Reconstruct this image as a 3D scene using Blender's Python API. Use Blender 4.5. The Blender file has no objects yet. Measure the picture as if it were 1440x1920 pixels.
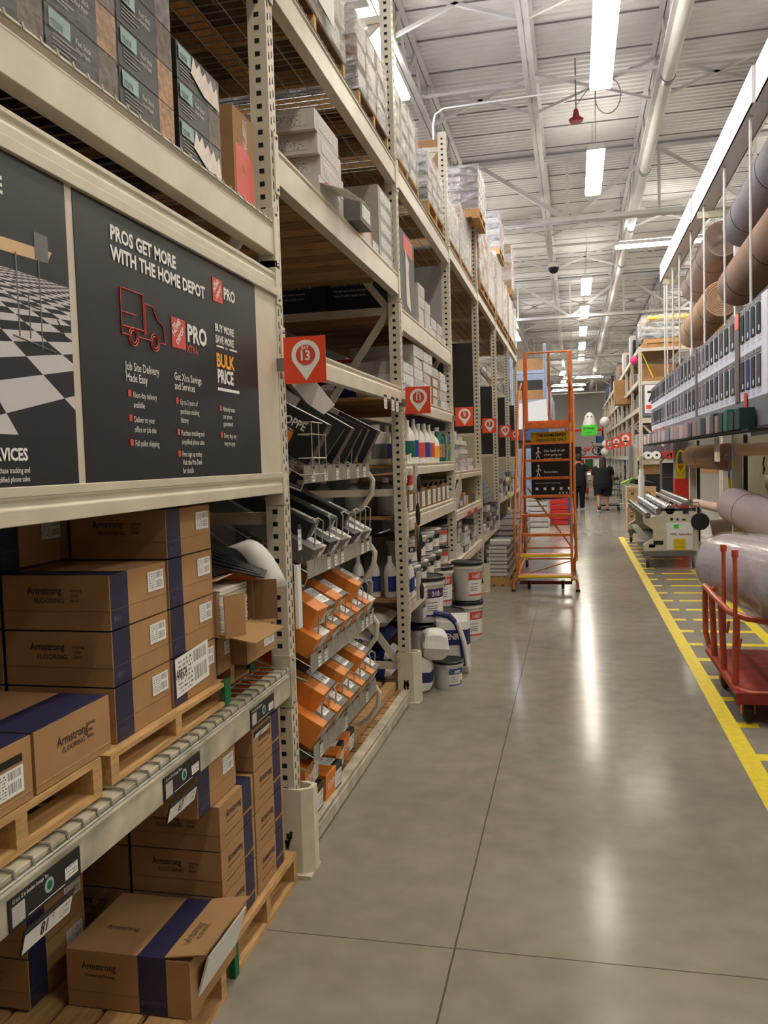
import bpy, math, random
from mathutils import Vector, Matrix, Euler
random.seed(7)
PI = math.pi
sc = bpy.context.scene
COL = sc.collection
# ---------------------------------------------------------------- camera, world, exposure
cam_d = bpy.data.cameras.new('camera'); cam = bpy.data.objects.new('camera', cam_d); COL.objects.link(cam)
cam_d.sensor_fit = 'VERTICAL'; cam_d.sensor_height = 24; cam_d.lens = 24*1577.17/1920
cam_d.clip_start = 0.05; cam_d.clip_end = 300
yw, pt, rl = -0.22375446, -0.05967763, -0.03053782
F_ = Vector((math.sin(yw)*math.cos(pt), math.cos(yw)*math.cos(pt), math.sin(pt)))
R0 = Vector((math.cos(yw), -math.sin(yw), 0)); U0 = R0.cross(F_)
Rr = R0*math.cos(rl)+U0*math.sin(rl); Ur = -R0*math.sin(rl)+U0*math.cos(rl)
m4 = Matrix((Rr, Ur, -F_)).transposed().to_4x4(); m4.translation = (0, 0, 1.725)
cam.matrix_world = m4
sc.camera = cam
w = bpy.data.worlds.new('world'); sc.world = w; w.use_nodes = True
w.node_tree.nodes['Background'].inputs[0].default_value = (.95, .97, 1, 1)
w.node_tree.nodes['Background'].inputs[1].default_value = 0.25
sc.view_settings.view_transform = 'Standard'; sc.view_settings.look = 'None'
sc.view_settings.exposure = 0.52; sc.view_settings.gamma = 1
LAMP = 34.0
# ---------------------------------------------------------------- materials
def lin(c):
    return tuple((x/255/12.92 if x/255 <= .04045 else ((x/255+.055)/1.055)**2.4) for x in c)+(1,)
MATS = {}
class NT:
    def __init__(s, name):
        s.m = bpy.data.materials.new(name); s.m.use_nodes = True
        s.t = s.m.node_tree; s.b = s.t.nodes['Principled BSDF']
    def n(s, typ, **k):
        x = s.t.nodes.new(typ)
        for a, v in k.items(): setattr(x, a, v)
        return x
    def l(s, a, b): s.t.links.new(a, b)
    def math(s, op, a, b=0.0, c=None):
        x = s.n('ShaderNodeMath', operation=op)
        for i, v in enumerate((a, b, c)):
            if v is None: continue
            if isinstance(v, (int, float)): x.inputs[i].default_value = v
            else: s.l(v, x.inputs[i])
        return x.outputs[0]
    def mix(s, f, a, b):
        x = s.n('ShaderNodeMix', data_type='RGBA')
        if isinstance(f, (int, float)): x.inputs[0].default_value = f
        else: s.l(f, x.inputs[0])
        for i, v in ((6, a), (7, b)):
            if isinstance(v, tuple): x.inputs[i].default_value = v
            else: s.l(v, x.inputs[i])
        return x.outputs[2]
    def noise(s, scale, detail=3, coord='Object', stretch=None):
        tc = s.n('ShaderNodeTexCoord'); src = tc.outputs[coord]
        if stretch:
            mp = s.n('ShaderNodeMapping'); mp.inputs['Scale'].default_value = stretch
            s.l(src, mp.inputs[0]); src = mp.outputs[0]
        x = s.n('ShaderNodeTexNoise'); x.inputs['Scale'].default_value = scale; x.inputs['Detail'].default_value = detail
        s.l(src, x.inputs['Vector']); return x.outputs['Fac']
    def bump(s, h, strength=.2, dist=.01):
        x = s.n('ShaderNodeBump'); x.inputs['Strength'].default_value = strength; x.inputs['Distance'].default_value = dist
        s.l(h, x.inputs['Height']); s.l(x.outputs[0], s.b.inputs['Normal'])
def P(name, c, rough=.6, metal=0, var=.1, scale=14, bump=0, stretch=None, emit=0, c2=None, coat=0):
    t = NT(name); b = t.b
    b.inputs['Roughness'].default_value = rough; b.inputs['Metallic'].default_value = metal
    col = lin(c)
    if coat: b.inputs['Coat Weight'].default_value = coat; b.inputs['Coat Roughness'].default_value = .15
    if emit:
        b.inputs['Base Color'].default_value = col
        b.inputs['Emission Color'].default_value = col; b.inputs['Emission Strength'].default_value = emit
    else:
        nz = t.noise(scale, 4, stretch=stretch)
        d = lin(c2) if c2 else tuple(x*(1-2*var) for x in col[:3])+(1,)
        h = tuple(min(1, x*(1+var)) for x in col[:3])+(1,) if not c2 else col
        r = t.n('ShaderNodeMapRange'); r.inputs[1].default_value = .3; r.inputs[2].default_value = .7
        t.l(nz, r.inputs[0])
        t.l(t.mix(r.outputs[0], d, h), b.inputs['Base Color'])
        if bump: t.bump(nz, bump)
    MATS[name] = t.m; return t.m
P('cream_paint', (210, 200, 182), .42, 0, .06, 5)
P('scuffed_cream', (205, 198, 176), .5, 0, .0, 9, c2=(150, 144, 126), stretch=(1, 1, 1))
P('hole_black', (14, 13, 13), .9, var=0)
P('steel', (150, 150, 148), .35, .9, .1)
P('galvanised', (165, 163, 158), .4, .75, .12, 30)
P('chrome', (190, 190, 188), .18, 1, .03)
P('wire_grey', (170, 168, 158), .4, .4, .08)
P('kraft', (168, 128, 86), .85, 0, .07, 6, .05)
P('kraft_dark', (132, 98, 64), .85, 0, .08, 6)
P('kraft_edge', (196, 160, 116), .9, 0, .1, 40)
P('navy', (38, 38, 72), .45, 0, .1, 10)
P('ink', (52, 38, 30), .8, 0, 0)
P('ink_blue', (60, 56, 84), .7, 0, 0)
P('black_print', (20, 20, 22), .5, 0, .1)
P('paper_white', (232, 230, 226), .6, 0, .02)
P('tile_edge', (222, 216, 200), .7, 0, .1, 60, stretch=(1, 1, 30))
P('wood', (198, 156, 102), .75, 0, .16, 7, .15, stretch=(8, 1.2, 8))
P('wood_shaded', (104, 84, 64), .85, 0, .25, 6)  # wood darkened to paint the shade under overhead loads
P('ply_dark', (150, 110, 66), .75, 0, .25, 5, .1, stretch=(1.5, 14, 14))
P('wood_raw', (178, 138, 90), .8, 0, .2, 6, .15, stretch=(1, 9, 9))
P('ply', (176, 134, 84), .75, 0, .25, 5, .1, stretch=(1.5, 14, 14))
P('green_paint', (18, 104, 62), .6, 0, .1)
P('sign_black', (21, 21, 24), .42, 0, .1, 20)
P('sign_white', (238, 238, 236), .5, 0, 0)
P('sign_orange', (232, 76, 44), .45, 0, .03)
P('sign_red', (214, 74, 60), .5, 0, .02)
P('sign_yellow', (240, 172, 44), .5, 0, .02)
P('orange_ladder', (214, 114, 50), .38, .1, .14, 12)
P('orange_cart', (196, 86, 54), .38, .1, .14, 10)
P('cart_deck', (150, 52, 42), .5, .1, .25, 10)
P('yellow_paint', (232, 206, 30), .5, 0, .06, 20)
P('yellow_sticker', (236, 214, 26), .5, 0, .03)
P('green_sticker', (70, 205, 62), .5, 0, 0)
P('rubber', (26, 25, 25), .7, 0, .15)
P('white_metal', (214, 208, 186), .45, 0, .05)
P('machine_cream', (206, 200, 176), .45, 0, .07, 6)
P('red_paint', (200, 40, 30), .45, 0, .05)
P('orange_box', (222, 132, 48), .55, 0, .08, 10)
P('dark_box', (32, 32, 34), .5, 0, .15, 10)
P('grey_box', (104, 102, 98), .6, 0, .12, 10)
P('white_box', (206, 200, 198), .6, 0, .06, 8)
P('off_white_box', (186, 180, 176), .65, 0, .1, 8)
P('brown_photo', (104, 84, 72), .55, 0, .4, 40)
P('tan_photo', (176, 132, 92), .55, 0, .3, 45)
P('stone_photo', (118, 108, 112), .55, 0, .4, 30)
P('torn_white', (236, 226, 218), .8, 0, .06, 30)
P('pail_white', (206, 204, 200), .4, 0, .04)
P('pail_grey', (128, 128, 130), .4, 0, .05)
P('lid_black', (24, 24, 25), .35, 0, .1)
P('purple_print', (72, 48, 108), .5, 0, 0)
P('blue_print', (36, 62, 140), .5, 0, 0)
P('teal_print', (0, 100, 84), .5, 0, .04)
P('bottle_white', (232, 230, 224), .35, 0, .02)
P('bottle_yellow', (240, 190, 20), .35, 0, .02)
P('jug_amber', (196, 140, 20), .35, 0, .05)
P('bag_white', (226, 224, 220), .45, 0, .08, 9, .5)
P('bag_blue', (34, 44, 110), .45, 0, .1, 9)
P('aqua', (150, 184, 182), .6, 0, .1)
P('panel_black', (34, 31, 30), .6, 0, .25, 2)
P('panel_tan', (178, 172, 142), .6, 0, .05, 2)
P('panel_grey', (150, 148, 150), .6, 0, .05, 2)
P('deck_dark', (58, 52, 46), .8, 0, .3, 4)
P('tan_carpet', (196, 158, 124), .95, 0, .1, 90, .5)
P('backing_brown', (150, 120, 100), .95, 0, .12, 60, .5)
P('backing_taupe', (166, 148, 142), .95, 0, .12, 60, .5)
P('backing_grey', (128, 124, 130), .95, 0, .12, 60, .5)
P('pink_carpet', (190, 166, 158), .95, 0, .12, 90, .8)
P('tube_tan', (222, 186, 148), .7, 0, .05)
P('band_grey', (112, 110, 112), .6, 0, .06, 4)
P('swatch_board', (226, 224, 232), .5, 0, .03)
P('lilac_cloth', (136, 130, 176), .8, 0, .05)
P('skin', (196, 140, 116), .55, 0, .05)
P('hair', (48, 30, 26), .5, 0, .2, 30)
P('black_cloth', (22, 22, 26), .9, 0, .1)
P('shoe_black', (26, 26, 28), .6, 0, .1)
P('neon_green', (92, 236, 52), .5, 0, .04)
P('lime', (150, 190, 60), .6, 0, .05)
P('banner_white', (224, 226, 230), .5, 0, .02)
P('banner_blue', (44, 78, 128), .5, 0, .04)
P('rack_blue', (150, 164, 190), .5, .2, .06)
P('roof_white', (216, 214, 212), .55, 0, .06, 1.2)
P('joist_white', (208, 207, 206), .5, .1, .06, 3)
P('lap_shadow', (128, 126, 124), .6, .1, .1, 3)
P('wall_white', (228, 226, 226), .8, 0, .02, 1)
P('concrete_block', (150, 146, 140), .9, 0, .05, 2)
P('lamp_glow', (255, 246, 228), .5, emit=LAMP)
P('added_uplight_glow', (255, 250, 240), .5, emit=LAMP*.32)  # weaker glow for the added strip that brightens the roof
P('lamp_glow_left', (234, 240, 255), .5, emit=LAMP)
P('lamp_glow_cool', (238, 242, 255), .5, emit=LAMP*2.6)
P('lamp_housing', (228, 228, 228), .5, var=.02)
P('dome_glass', (18, 20, 26), .1, 0, 0)
P('red_horn', (150, 30, 36), .5, 0, .05)
P('paw_board', (190, 160, 118), .7, 0, .04)
P('paw_brown', (110, 84, 58), .8, 0, 0)
P('plant_green', (46, 100, 40), .7, 0, .3)
P('pink_ball', (232, 60, 120), .5, 0, 0)
P('sky_film', (120, 128, 140), .3, 0, .1)
def film(name, tint, alpha, rough=.18, scale=6, bump=1.2):
    t = NT(name); b = t.b; b.inputs['Base Color'].default_value = lin(tint)
    b.inputs['Roughness'].default_value = rough; b.inputs['Specular IOR Level'].default_value = .9
    nz = t.noise(scale, 5, stretch=(1, 1, 2.5)); t.bump(nz, bump, .06)
    r = t.n('ShaderNodeMapRange'); r.inputs[1].default_value = .35; r.inputs[2].default_value = .68
    r.inputs[3].default_value = alpha*.35; r.inputs[4].default_value = min(1, alpha*1.5)
    t.l(nz, r.inputs[0]); t.l(r.outputs[0], b.inputs['Alpha'])
    MATS[name] = t.m
film('stretch_wrap', (226, 224, 224), .38)
film('light_wrap', (200, 200, 205), .16, scale=14)
film('roll_wrap', (226, 218, 222), .36, .09, 2.2, .12)
film('clear_plastic', (200, 205, 205), .25, .1, 9, .3)
def label(name, bg=(236, 236, 234), ink=(40, 40, 44), rows=9, head=False, split=.5, dens=.5, headc=(24, 22, 30)):
    t = NT(name); tc = t.n('ShaderNodeTexCoord'); sp = t.n('ShaderNodeSeparateXYZ'); t.l(tc.outputs['UV'], sp.inputs[0])
    u, v = sp.outputs[0], sp.outputs[1]
    row = t.math('GREATER_THAN', t.math('FRACT', t.math('MULTIPLY', v, rows)), .5)
    def ns(sx, sy, th):
        cx = t.n('ShaderNodeCombineXYZ'); t.l(t.math('MULTIPLY', u, sx), cx.inputs[0]); t.l(t.math('FLOOR', t.math('MULTIPLY', v, sy)), cx.inputs[1])
        nn = t.n('ShaderNodeTexNoise'); nn.inputs['Scale'].default_value = 1; nn.inputs['Detail'].default_value = 1
        t.l(cx.outputs[0], nn.inputs['Vector']); return t.math('GREATER_THAN', nn.outputs['Fac'], th)
    txt = t.math('MULTIPLY', row, ns(22, rows, dens))
    bars = t.math('MULTIPLY', ns(48, .01, .5), t.math('GREATER_THAN', t.math('FRACT', t.math('MULTIPLY', v, 2.0)), .25))
    right = t.math('GREATER_THAN', u, split)
    f = t.math('ADD', t.math('MULTIPLY', right, bars), t.math('MULTIPLY', t.math('SUBTRACT', 1, right), txt))
    inb = t.math('MULTIPLY', t.math('MULTIPLY', t.math('GREATER_THAN', u, .07), t.math('LESS_THAN', u, .93)), t.math('MULTIPLY', t.math('GREATER_THAN', v, .08), t.math('LESS_THAN', v, .92)))
    f = t.math('MULTIPLY', t.math('MULTIPLY', f, inb), .85)
    c = t.mix(f, lin(bg), lin(ink))
    if head: c = t.mix(t.math('GREATER_THAN', v, .8), c, lin(headc))
    t.l(c, t.b.inputs['Base Color']); t.b.inputs['Roughness'].default_value = .5
    MATS[name] = t.m
label('box_label')
label('text_label', split=1.1, rows=7)
label('price_tag', rows=4, head=True, split=.62)
label('black_label', bg=(28, 28, 31), ink=(200, 200, 200), rows=9, split=1.1, dens=.56)
label('wrap_print', bg=(38, 37, 40), ink=(190, 188, 184), rows=7, split=1.1, dens=.58)
label('kraft_label', bg=(170, 130, 88), ink=(60, 44, 34), rows=8, split=1.1, dens=.48)
label('pail_label', bg=(225, 224, 222), ink=(70, 70, 90), rows=8, split=1.1, dens=.5)
label('white_text', bg=(206, 200, 198), ink=(90, 88, 90), rows=6, split=1.1, dens=.52)
label('yellow_text', bg=(236, 210, 40), ink=(60, 50, 10), rows=9, split=1.1, dens=.48)
label('tray_print', bg=(84, 84, 86), ink=(200, 190, 190), rows=4, split=1.1, dens=.55)
label('swatch_tag', bg=(222, 220, 230), ink=(60, 58, 70), rows=5, split=.55)
label('swatch_head', bg=(48, 46, 48), ink=(180, 178, 180), rows=2, split=1.1, dens=.5)
# ---------------------------------------------------------------- mesh builder
TXT = {}
def text_geo(s, bold):
    k = (s, bold)
    if k not in TXT:
        cu = bpy.data.curves.new('t', 'FONT'); cu.body = s; cu.size = 1; cu.offset = bold; cu.resolution_u = 2
        o = bpy.data.objects.new('t', cu); COL.objects.link(o)
        me = bpy.data.meshes.new_from_object(o.evaluated_get(bpy.context.evaluated_depsgraph_get()))
        vs = [tuple(v.co) for v in me.vertices]; fs = [tuple(p.vertices) for p in me.polygons]
        bpy.data.objects.remove(o); bpy.data.meshes.remove(me); bpy.data.curves.remove(cu)
        TXT[k] = (vs, fs)
    return TXT[k]
class M:
    def __init__(s): s.v = []; s.f = []; s.mi = []; s.uv = []
    def face(s, pts, mi=0, uv=False):
        i = len(s.v); s.v += [tuple(p) for p in pts]; s.f.append(tuple(range(i, i+len(pts)))); s.mi.append(mi)
        s.uv.append([(0, 0), (1, 0), (1, 1), (0, 1)] if uv and len(pts) == 4 else None)
    def raw(s, vs, fs, mi=0):
        i = len(s.v); s.v += [tuple(p) for p in vs]
        for f in fs: s.f.append(tuple(a+i for a in f)); s.mi.append(mi); s.uv.append(None)
        return s
    def box(s, x0, x1, y0, y1, z0, z1, mi=0):
        vs = [(x, y, z) for x in (x0, x1) for y in (y0, y1) for z in (z0, z1)]
        return s.raw(vs, [(0, 1, 3, 2), (4, 6, 7, 5), (0, 4, 5, 1), (2, 3, 7, 6), (0, 2, 6, 4), (1, 5, 7, 3)], mi)
    def rbox(s, c, size, rot=(0, 0, 0), mi=0):
        R = Euler(rot).to_matrix(); c = Vector(c)
        vs = [c+R@Vector((a*size[0]/2, b*size[1]/2, d*size[2]/2)) for a in (-1, 1) for b in (-1, 1) for d in (-1, 1)]
        return s.raw(vs, [(0, 1, 3, 2), (4, 6, 7, 5), (0, 4, 5, 1), (2, 3, 7, 6), (0, 2, 6, 4), (1, 5, 7, 3)], mi)
    def bar(s, p, q, wd, ht, mi=0, up=(0, 0, 1)):
        p, q = Vector(p), Vector(q); d = (q-p).normalized(); a = d.cross(Vector(up))
        if a.length < 1e-4: a = d.cross(Vector((1, 0, 0)))
        a.normalize(); b = a.cross(d).normalized()
        vs = [e+a*i*wd/2+b*j*ht/2 for e in (p, q) for i, j in ((-1, -1), (1, -1), (1, 1), (-1, 1))]
        return s.raw(vs, [(3, 2, 1, 0), (4, 5, 6, 7), (0, 1, 5, 4), (1, 2, 6, 5), (2, 3, 7, 6), (3, 0, 4, 7)], mi)
    def tube(s, pts, r, mi=0, n=8, r2=None, cap=True):
        pts = [Vector(p) for p in pts]; rings = []; a = None
        for i, p in enumerate(pts):
            d = (pts[min(i+1, len(pts)-1)]-pts[max(i-1, 0)]).normalized()
            if a is None: a = d.cross(Vector((0, 0, 1)) if abs(d.z) < .9 else Vector((1, 0, 0))).normalized()
            else: a = (a-d*a.dot(d)).normalized()
            b = d.cross(a); rr = r if r2 is None else r+(r2-r)*i/(len(pts)-1)
            rings.append([p+(a*math.cos(2*PI*k/n)+b*math.sin(2*PI*k/n))*rr for k in range(n)])
        vs = [v for g in rings for v in g]; fs = []
        for i in range(len(pts)-1):
            for k in range(n):
                k2 = (k+1) % n; fs.append((i*n+k, i*n+k2, (i+1)*n+k2, (i+1)*n+k))
        if cap: fs.append(tuple(reversed(range(n)))); fs.append(tuple((len(pts)-1)*n+k for k in range(n)))
        return s.raw(vs, fs, mi)
    def lathe(s, prof, c=(0, 0, 0), n=20, mi=0, axis='z', mis=None, arc=None):
        c = Vector(c); vs = []; a0, a1 = arc or (0, 2*PI)
        m = n if arc is None else n+1
        for r, h in prof:
            for k in range(m):
                t = a0+(a1-a0)*k/n; x, y = r*math.cos(t), r*math.sin(t)
                vs.append(c+(Vector((x, y, h)) if axis == 'z' else Vector((h, x, y)) if axis == 'x' else Vector((y, h, x))))
        for i in range(len(prof)-1):
            mm = mis[i] if mis else mi
            fs = []
            for k in range(n):
                k2 = (k+1) % m; fs.append((i*m+k, i*m+k2, (i+1)*m+k2, (i+1)*m+k))
            if i == 0: base = len(s.v); s.v += [tuple(v) for v in vs]
            for f in fs: s.f.append(tuple(a+base for a in f)); s.mi.append(mm); s.uv.append(None)
        return s
    def prism(s, poly, axis, a, b, mi=0):
        def pt(u, v, w): return {'x': (w, u, v), 'y': (u, w, v), 'z': (u, v, w)}[axis]
        n = len(poly); vs = [pt(u, v, a) for u, v in poly]+[pt(u, v, b) for u, v in poly]
        fs = [tuple(reversed(range(n))), tuple(range(n, 2*n))]+[(i, (i+1) % n, n+(i+1) % n, n+i) for i in range(n)]
        return s.raw(vs, fs, mi)
    def text(s, t, o, u, v, size, mi=0, sx=.78, bold=.012, align='l'):
        vs, fs = text_geo(t, bold); o, u, v = Vector(o), Vector(u), Vector(v)
        if not vs: return s
        if align == 'c': sh = -(max(p[0] for p in vs)+min(p[0] for p in vs))/2
        else: sh = 0
        return s.raw([o+u*((p[0]+sh)*size*sx)+v*(p[1]*size) for p in vs], fs, mi)
    def obj(s, name, mats, parent=None, bevel=0, smooth=True, world=False, loc=None, sub=0):
        if isinstance(mats, str): mats = [mats]
        sh = Vector((0, 0, 0))
        if parent is not None and world:
            p = parent
            while p is not None: sh = sh+Vector(p.location); p = p.parent
        if parent is None and loc is None and s.v:
            xs, ys, zs = zip(*s.v); sh = Vector(((min(xs)+max(xs))/2, (min(ys)+max(ys))/2, min(zs)))
        me = bpy.data.meshes.new(name)
        me.from_pydata([(a-sh.x, b-sh.y, c-sh.z) for a, b, c in s.v], [], s.f)
        for m in mats: me.materials.append(MATS[m])
        me.polygons.foreach_set('material_index', s.mi)
        if any(u for u in s.uv):
            ul = me.uv_layers.new(name='UVMap')
            for p, u in zip(me.polygons, s.uv):
                if u:
                    for li, c in zip(p.loop_indices, u): ul.data[li].uv = c
        me.update()
        if smooth:
            me.polygons.foreach_set('use_smooth', [True]*len(me.polygons)); me.set_sharp_from_angle(angle=math.radians(35))
        o = bpy.data.objects.new(name, me); COL.objects.link(o)
        if parent is not None: o.parent = parent
        else: o.location = sh if loc is None else loc
        if bevel:
            b = o.modifiers.new('bevel', 'BEVEL'); b.width = bevel; b.segments = 2; b.limit_method = 'ANGLE'
        if sub:
            b = o.modifiers.new('sub', 'SUBSURF'); b.levels = sub; b.render_levels = sub
        return o
def tag(o, label, cat, group=None, kind=None):
    if label: o['label'] = label
    if cat: o['category'] = cat
    if group: o['group'] = group
    if kind: o['kind'] = kind
    return o
def thing(name, label, cat, loc=(0, 0, 0), rz=0, group=None):
    o = bpy.data.objects.new(name, None); COL.objects.link(o); o.empty_display_size = .1
    o.location = loc; o.rotation_euler = (0, 0, rz); return tag(o, label, cat, group)
def struct(name, m, mats, **k):
    o = m.obj(name, mats, **k); o['kind'] = 'structure'; return o
CH = {}
def kids(o): return list(o.children)
def dup(root, loc, rz=None, label=None, group=None, cat=None, rot=None):
    r = root.copy(); COL.objects.link(r); r.location = loc
    if rz is not None: r.rotation_euler = (0, 0, rz)
    if rot is not None: r.rotation_euler = rot
    tag(r, label, cat, group)
    for c in kids(root):
        d = c.copy(); COL.objects.link(d); d.parent = r
        for g in kids(c):
            e = g.copy(); COL.objects.link(e); e.parent = d
    return r
ORD = ['bottom', 'second', 'third', 'fourth', 'fifth', 'sixth', 'seventh', 'eighth', 'ninth', 'tenth', 'eleventh', 'twelfth']
def nth(i, n, unit='box'):
    return 'topmost' if i == n-1 else ('bottom' if i == 0 else ORD[i]+' from the bottom')
# ---------------------------------------------------------------- structure
def floor_mat():
    t = NT('polished_concrete'); b = t.b
    n1 = t.noise(.55, 6); n2 = t.noise(7, 5)
    f = t.math('ADD', t.math('MULTIPLY', n1, .65), t.math('MULTIPLY', n2, .35))
    r = t.n('ShaderNodeMapRange'); r.inputs[1].default_value = .36; r.inputs[2].default_value = .62; t.l(f, r.inputs[0])
    c = t.mix(r.outputs[0], lin((128, 122, 111)), lin((152, 145, 131)))
    tc = t.n('ShaderNodeTexCoord'); sp = t.n('ShaderNodeSeparateXYZ'); t.l(tc.outputs['Object'], sp.inputs[0])
    x, y = sp.outputs[0], sp.outputs[1]
    def line(v, off, per, w_):
        d = t.math('ABSOLUTE', t.math('SUBTRACT', t.math('FRACT', t.math('DIVIDE', t.math('SUBTRACT', v, off-per/2), per)), .5))
        return t.math('LESS_THAN', d, w_/per)
    wob = t.math('MULTIPLY', t.math('SUBTRACT', n2, .5), .006)
    j = t.math('MAXIMUM', line(t.math('ADD', x, wob), -.44, 4.2, .0035), line(t.math('ADD', y, wob), 2.85, 4.4, .003))
    t.l(t.mix(t.math('MULTIPLY', j, .75), c, lin((46, 38, 32))), b.inputs['Base Color'])
    rr = t.math('ADD', t.math('MULTIPLY', n1, .05), .135)
    t.l(t.math('ADD', rr, t.math('MULTIPLY', j, .4)), b.inputs['Roughness'])
    b.inputs['Specular IOR Level'].default_value = .3; b.inputs['IOR'].default_value = 1.2
    MATS['floor'] = t.m
floor_mat()
XL, XR, YN, YF, ZC = -13, 15, -8, 84, 8.1
struct('floor', M().box(XL, XR, YN, YF, -.2, 0), 'floor', loc=(0, 0, 0), smooth=False)
m = M()   # corrugated steel deck, ribs running across the aisle
nb = int((YF-YN)/.16); prof = []
for i in range(nb):
    y = YN+i*.16; prof += [(y, ZC), (y+.06, ZC), (y+.085, ZC+.045), (y+.135, ZC+.045)]
prof.append((YN+nb*.16, ZC))
vs = []; fs = []
for i, (y, z) in enumerate(prof): vs += [(XL, y, z), (XR, y, z)]
for i in range(len(prof)-1): fs.append((2*i, 2*i+1, 2*i+3, 2*i+2))
m.raw(vs, fs)
m.box(XL, XR, YN, YF, ZC+.06, ZC+.16)
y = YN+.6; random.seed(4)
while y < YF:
    m.box(XL, XR, y, y+.022, ZC-.012, ZC+.004, 1); y += random.choice((.9, .9, 1.1, 1.8, .55))  # grey strips paint the shadow gaps at the deck laps
struct('ceiling', m, ['roof_white', 'lap_shadow'], loc=(0, 0, 0), smooth=False)
struct('wall_back', M().box(XL, XR, YF, YF+.3, -.2, ZC+.1), 'wall_white', loc=(0, 0, 0), smooth=False)
struct('wall_front', M().box(XL, XR, YN-.3, YN, -.2, ZC+.1), 'concrete_block', loc=(0, 0, 0), smooth=False)
struct('wall_left', M().box(XL-.3, XL, YN, YF, -.2, ZC+.1), 'wall_white', loc=(0, 0, 0), smooth=False)
struct('wall_right', M().box(XR, XR+.3, YN, YF, -.2, ZC+.1), 'wall_white', loc=(0, 0, 0), smooth=False)
# open web joists along the aisle (their chords and webs belong to the roof structure)
tn = 0
def truss(p, q, depth, seg, cw, ww, name, flat=False):
    p, q = Vector(p), Vector(q); L = (q-p).length; d = (q-p)/L; up = Vector((0, 0, 1)); side = d.cross(up)
    m = M()
    for z in (0, -depth):
        for sgn in (-1, 1):
            a = p+up*z+side*sgn*cw*.62; m.bar(a, a+d*L, cw, cw*.8)
    n = int(L/seg)
    for i in range(n):
        a = p+d*(i*seg); b = p+d*((i+.5)*seg)-up*depth; c = p+d*((i+1)*seg)
        m.bar(a, b, ww, ww); m.bar(b, c, ww, ww)
        if flat: m.bar(b, b+up*depth, ww*.7, ww*.7); m.bar(a, a-up*depth, ww*.7, ww*.7)
    return struct(name, m, 'joist_white', loc=(0, 0, 0), smooth=False)
for x in (-11.6, -9.75, -7.9, -6.05, -4.2, -2.31, -.55, 1.37, 3.2, 5.05, 6.9, 8.75, 10.6, 12.4):
    tn += 1; truss((x, YN, ZC-.05), (x, YF, ZC-.05), .72, 1.25, .07, .035, 'trim_%d' % tn)
for y in (5.9, 18.6, 31.3, 44, 56.7, 69.4):
    tn += 1; truss((XL, y, ZC-.09), (XR, y, ZC-.09), 1.3, 1.85*2, .11, .085, 'trim_%d' % tn, True)
m = M()   # cross bridging between joists
for y in (8.3, 11.4, 14.5, 22.5, 26.5, 34.5, 39, 48, 52):
    for x0, x1 in ((-4.2, -2.31), (-2.31, -.55), (-.55, 1.37), (1.37, 3.2), (3.2, 5.05)):
        m.bar((x0, y, ZC-.08), (x1, y, ZC-.72), .045, .045); m.bar((x0, y, ZC-.72), (x1, y, ZC-.08), .045, .045)
tn += 1; struct('trim_%d' % tn, m, 'joist_white', loc=(0, 0, 0), smooth=False)
# ---------------------------------------------------------------- ceiling lights
def light_unit(L, label, group):
    t = thing('ceiling_light', label, 'ceiling light', (0, 0, 0), 0, group)
    M().prism([(-.15, 0), (.15, 0), (.12, .09), (-.12, .09)], 'y', -L/2, L/2).obj('housing', 'lamp_housing', t)
    M().prism([(-.14, -.001), (.14, -.001), (.13, -.035), (-.13, -.035)], 'y', -L/2+.02, L/2-.02).obj('diffuser', 'lamp_glow', t)
    M().box(-.1, .1, -L/2+.1, L/2-.1, .091, .1).obj('added_uplight', 'added_uplight_glow', t, smooth=False)  # glowing strip added on the housing to light the roof deck
    for yy in (-L/2+.15, L/2-.15):
        M().tube([(0, yy, .09), (0, yy, 1.3)], .006, n=5).obj('hanger', 'steel', t)
    return t
LL = light_unit(2.44, 'long bright ceiling light over the aisle, nearest and largest', None)
LL.location = (.44, 11.15, 6.8)
for y, nm in ((16.0, 'second long ceiling light over the aisle, below the big roof truss'), (26.4, 'third long ceiling light over the aisle, just beyond the dark dome camera'),
              (31.0, 'fourth long ceiling light over the aisle'), (35.7, 'fifth long ceiling light over the aisle'),
              (6.0, 'long ceiling light over the aisle overhead, nearer than the frame shows'), (1.0, 'long ceiling light over the aisle above the photographer')):
    dup(LL, (.44, y, 6.8), 0, nm)
for y, q in ((40.5, 'sixth'), (45.2, 'seventh')): dup(LL, (.44, y, 6.8), 0, q+' and small ceiling light over the aisle, beyond the fifth')
dup(LL, (-.6, 53, 6.8), .06, 'bright slanted ceiling light seen through the orange ladder')
dup(LL, (-.6, 58.5, 6.8), .06, 'bright ceiling light seen through the ladder, behind the slanted one')
for x, y, nm in ((2.28, 21.7, 'crosswise ceiling light seen behind the hanging cream beam'), (-3.1, 21.7, 'crosswise ceiling light glimpsed above the left rack pallets'),
                 (.7, 57, 'far crosswise ceiling light, nearest of three by the back wall'), (-.3, 62.5, 'far crosswise ceiling light, middle of three by the back wall'), (-.4, 67, 'far crosswise ceiling light closest to the back wall')):
    dup(LL, (x, y, 6.8), PI/2, nm)
GL = dup(LL, (-2.3, 10.7, 6.8), 0, 'glaring ceiling light directly above the stocked rack')
for c in GL.children:
    if c.name.startswith('diffuser'): c.data = c.data.copy(); c.data.materials[0] = MATS['lamp_glow_cool']
LG = dup(GL, (-2.0, 19.5, 5.9), 0, 'glaring low ceiling light glowing behind the wrapped loads near the three sign')
LAMPS_L = [(-2.3, y) for y in (5.6, 26, 31, 36)]
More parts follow.
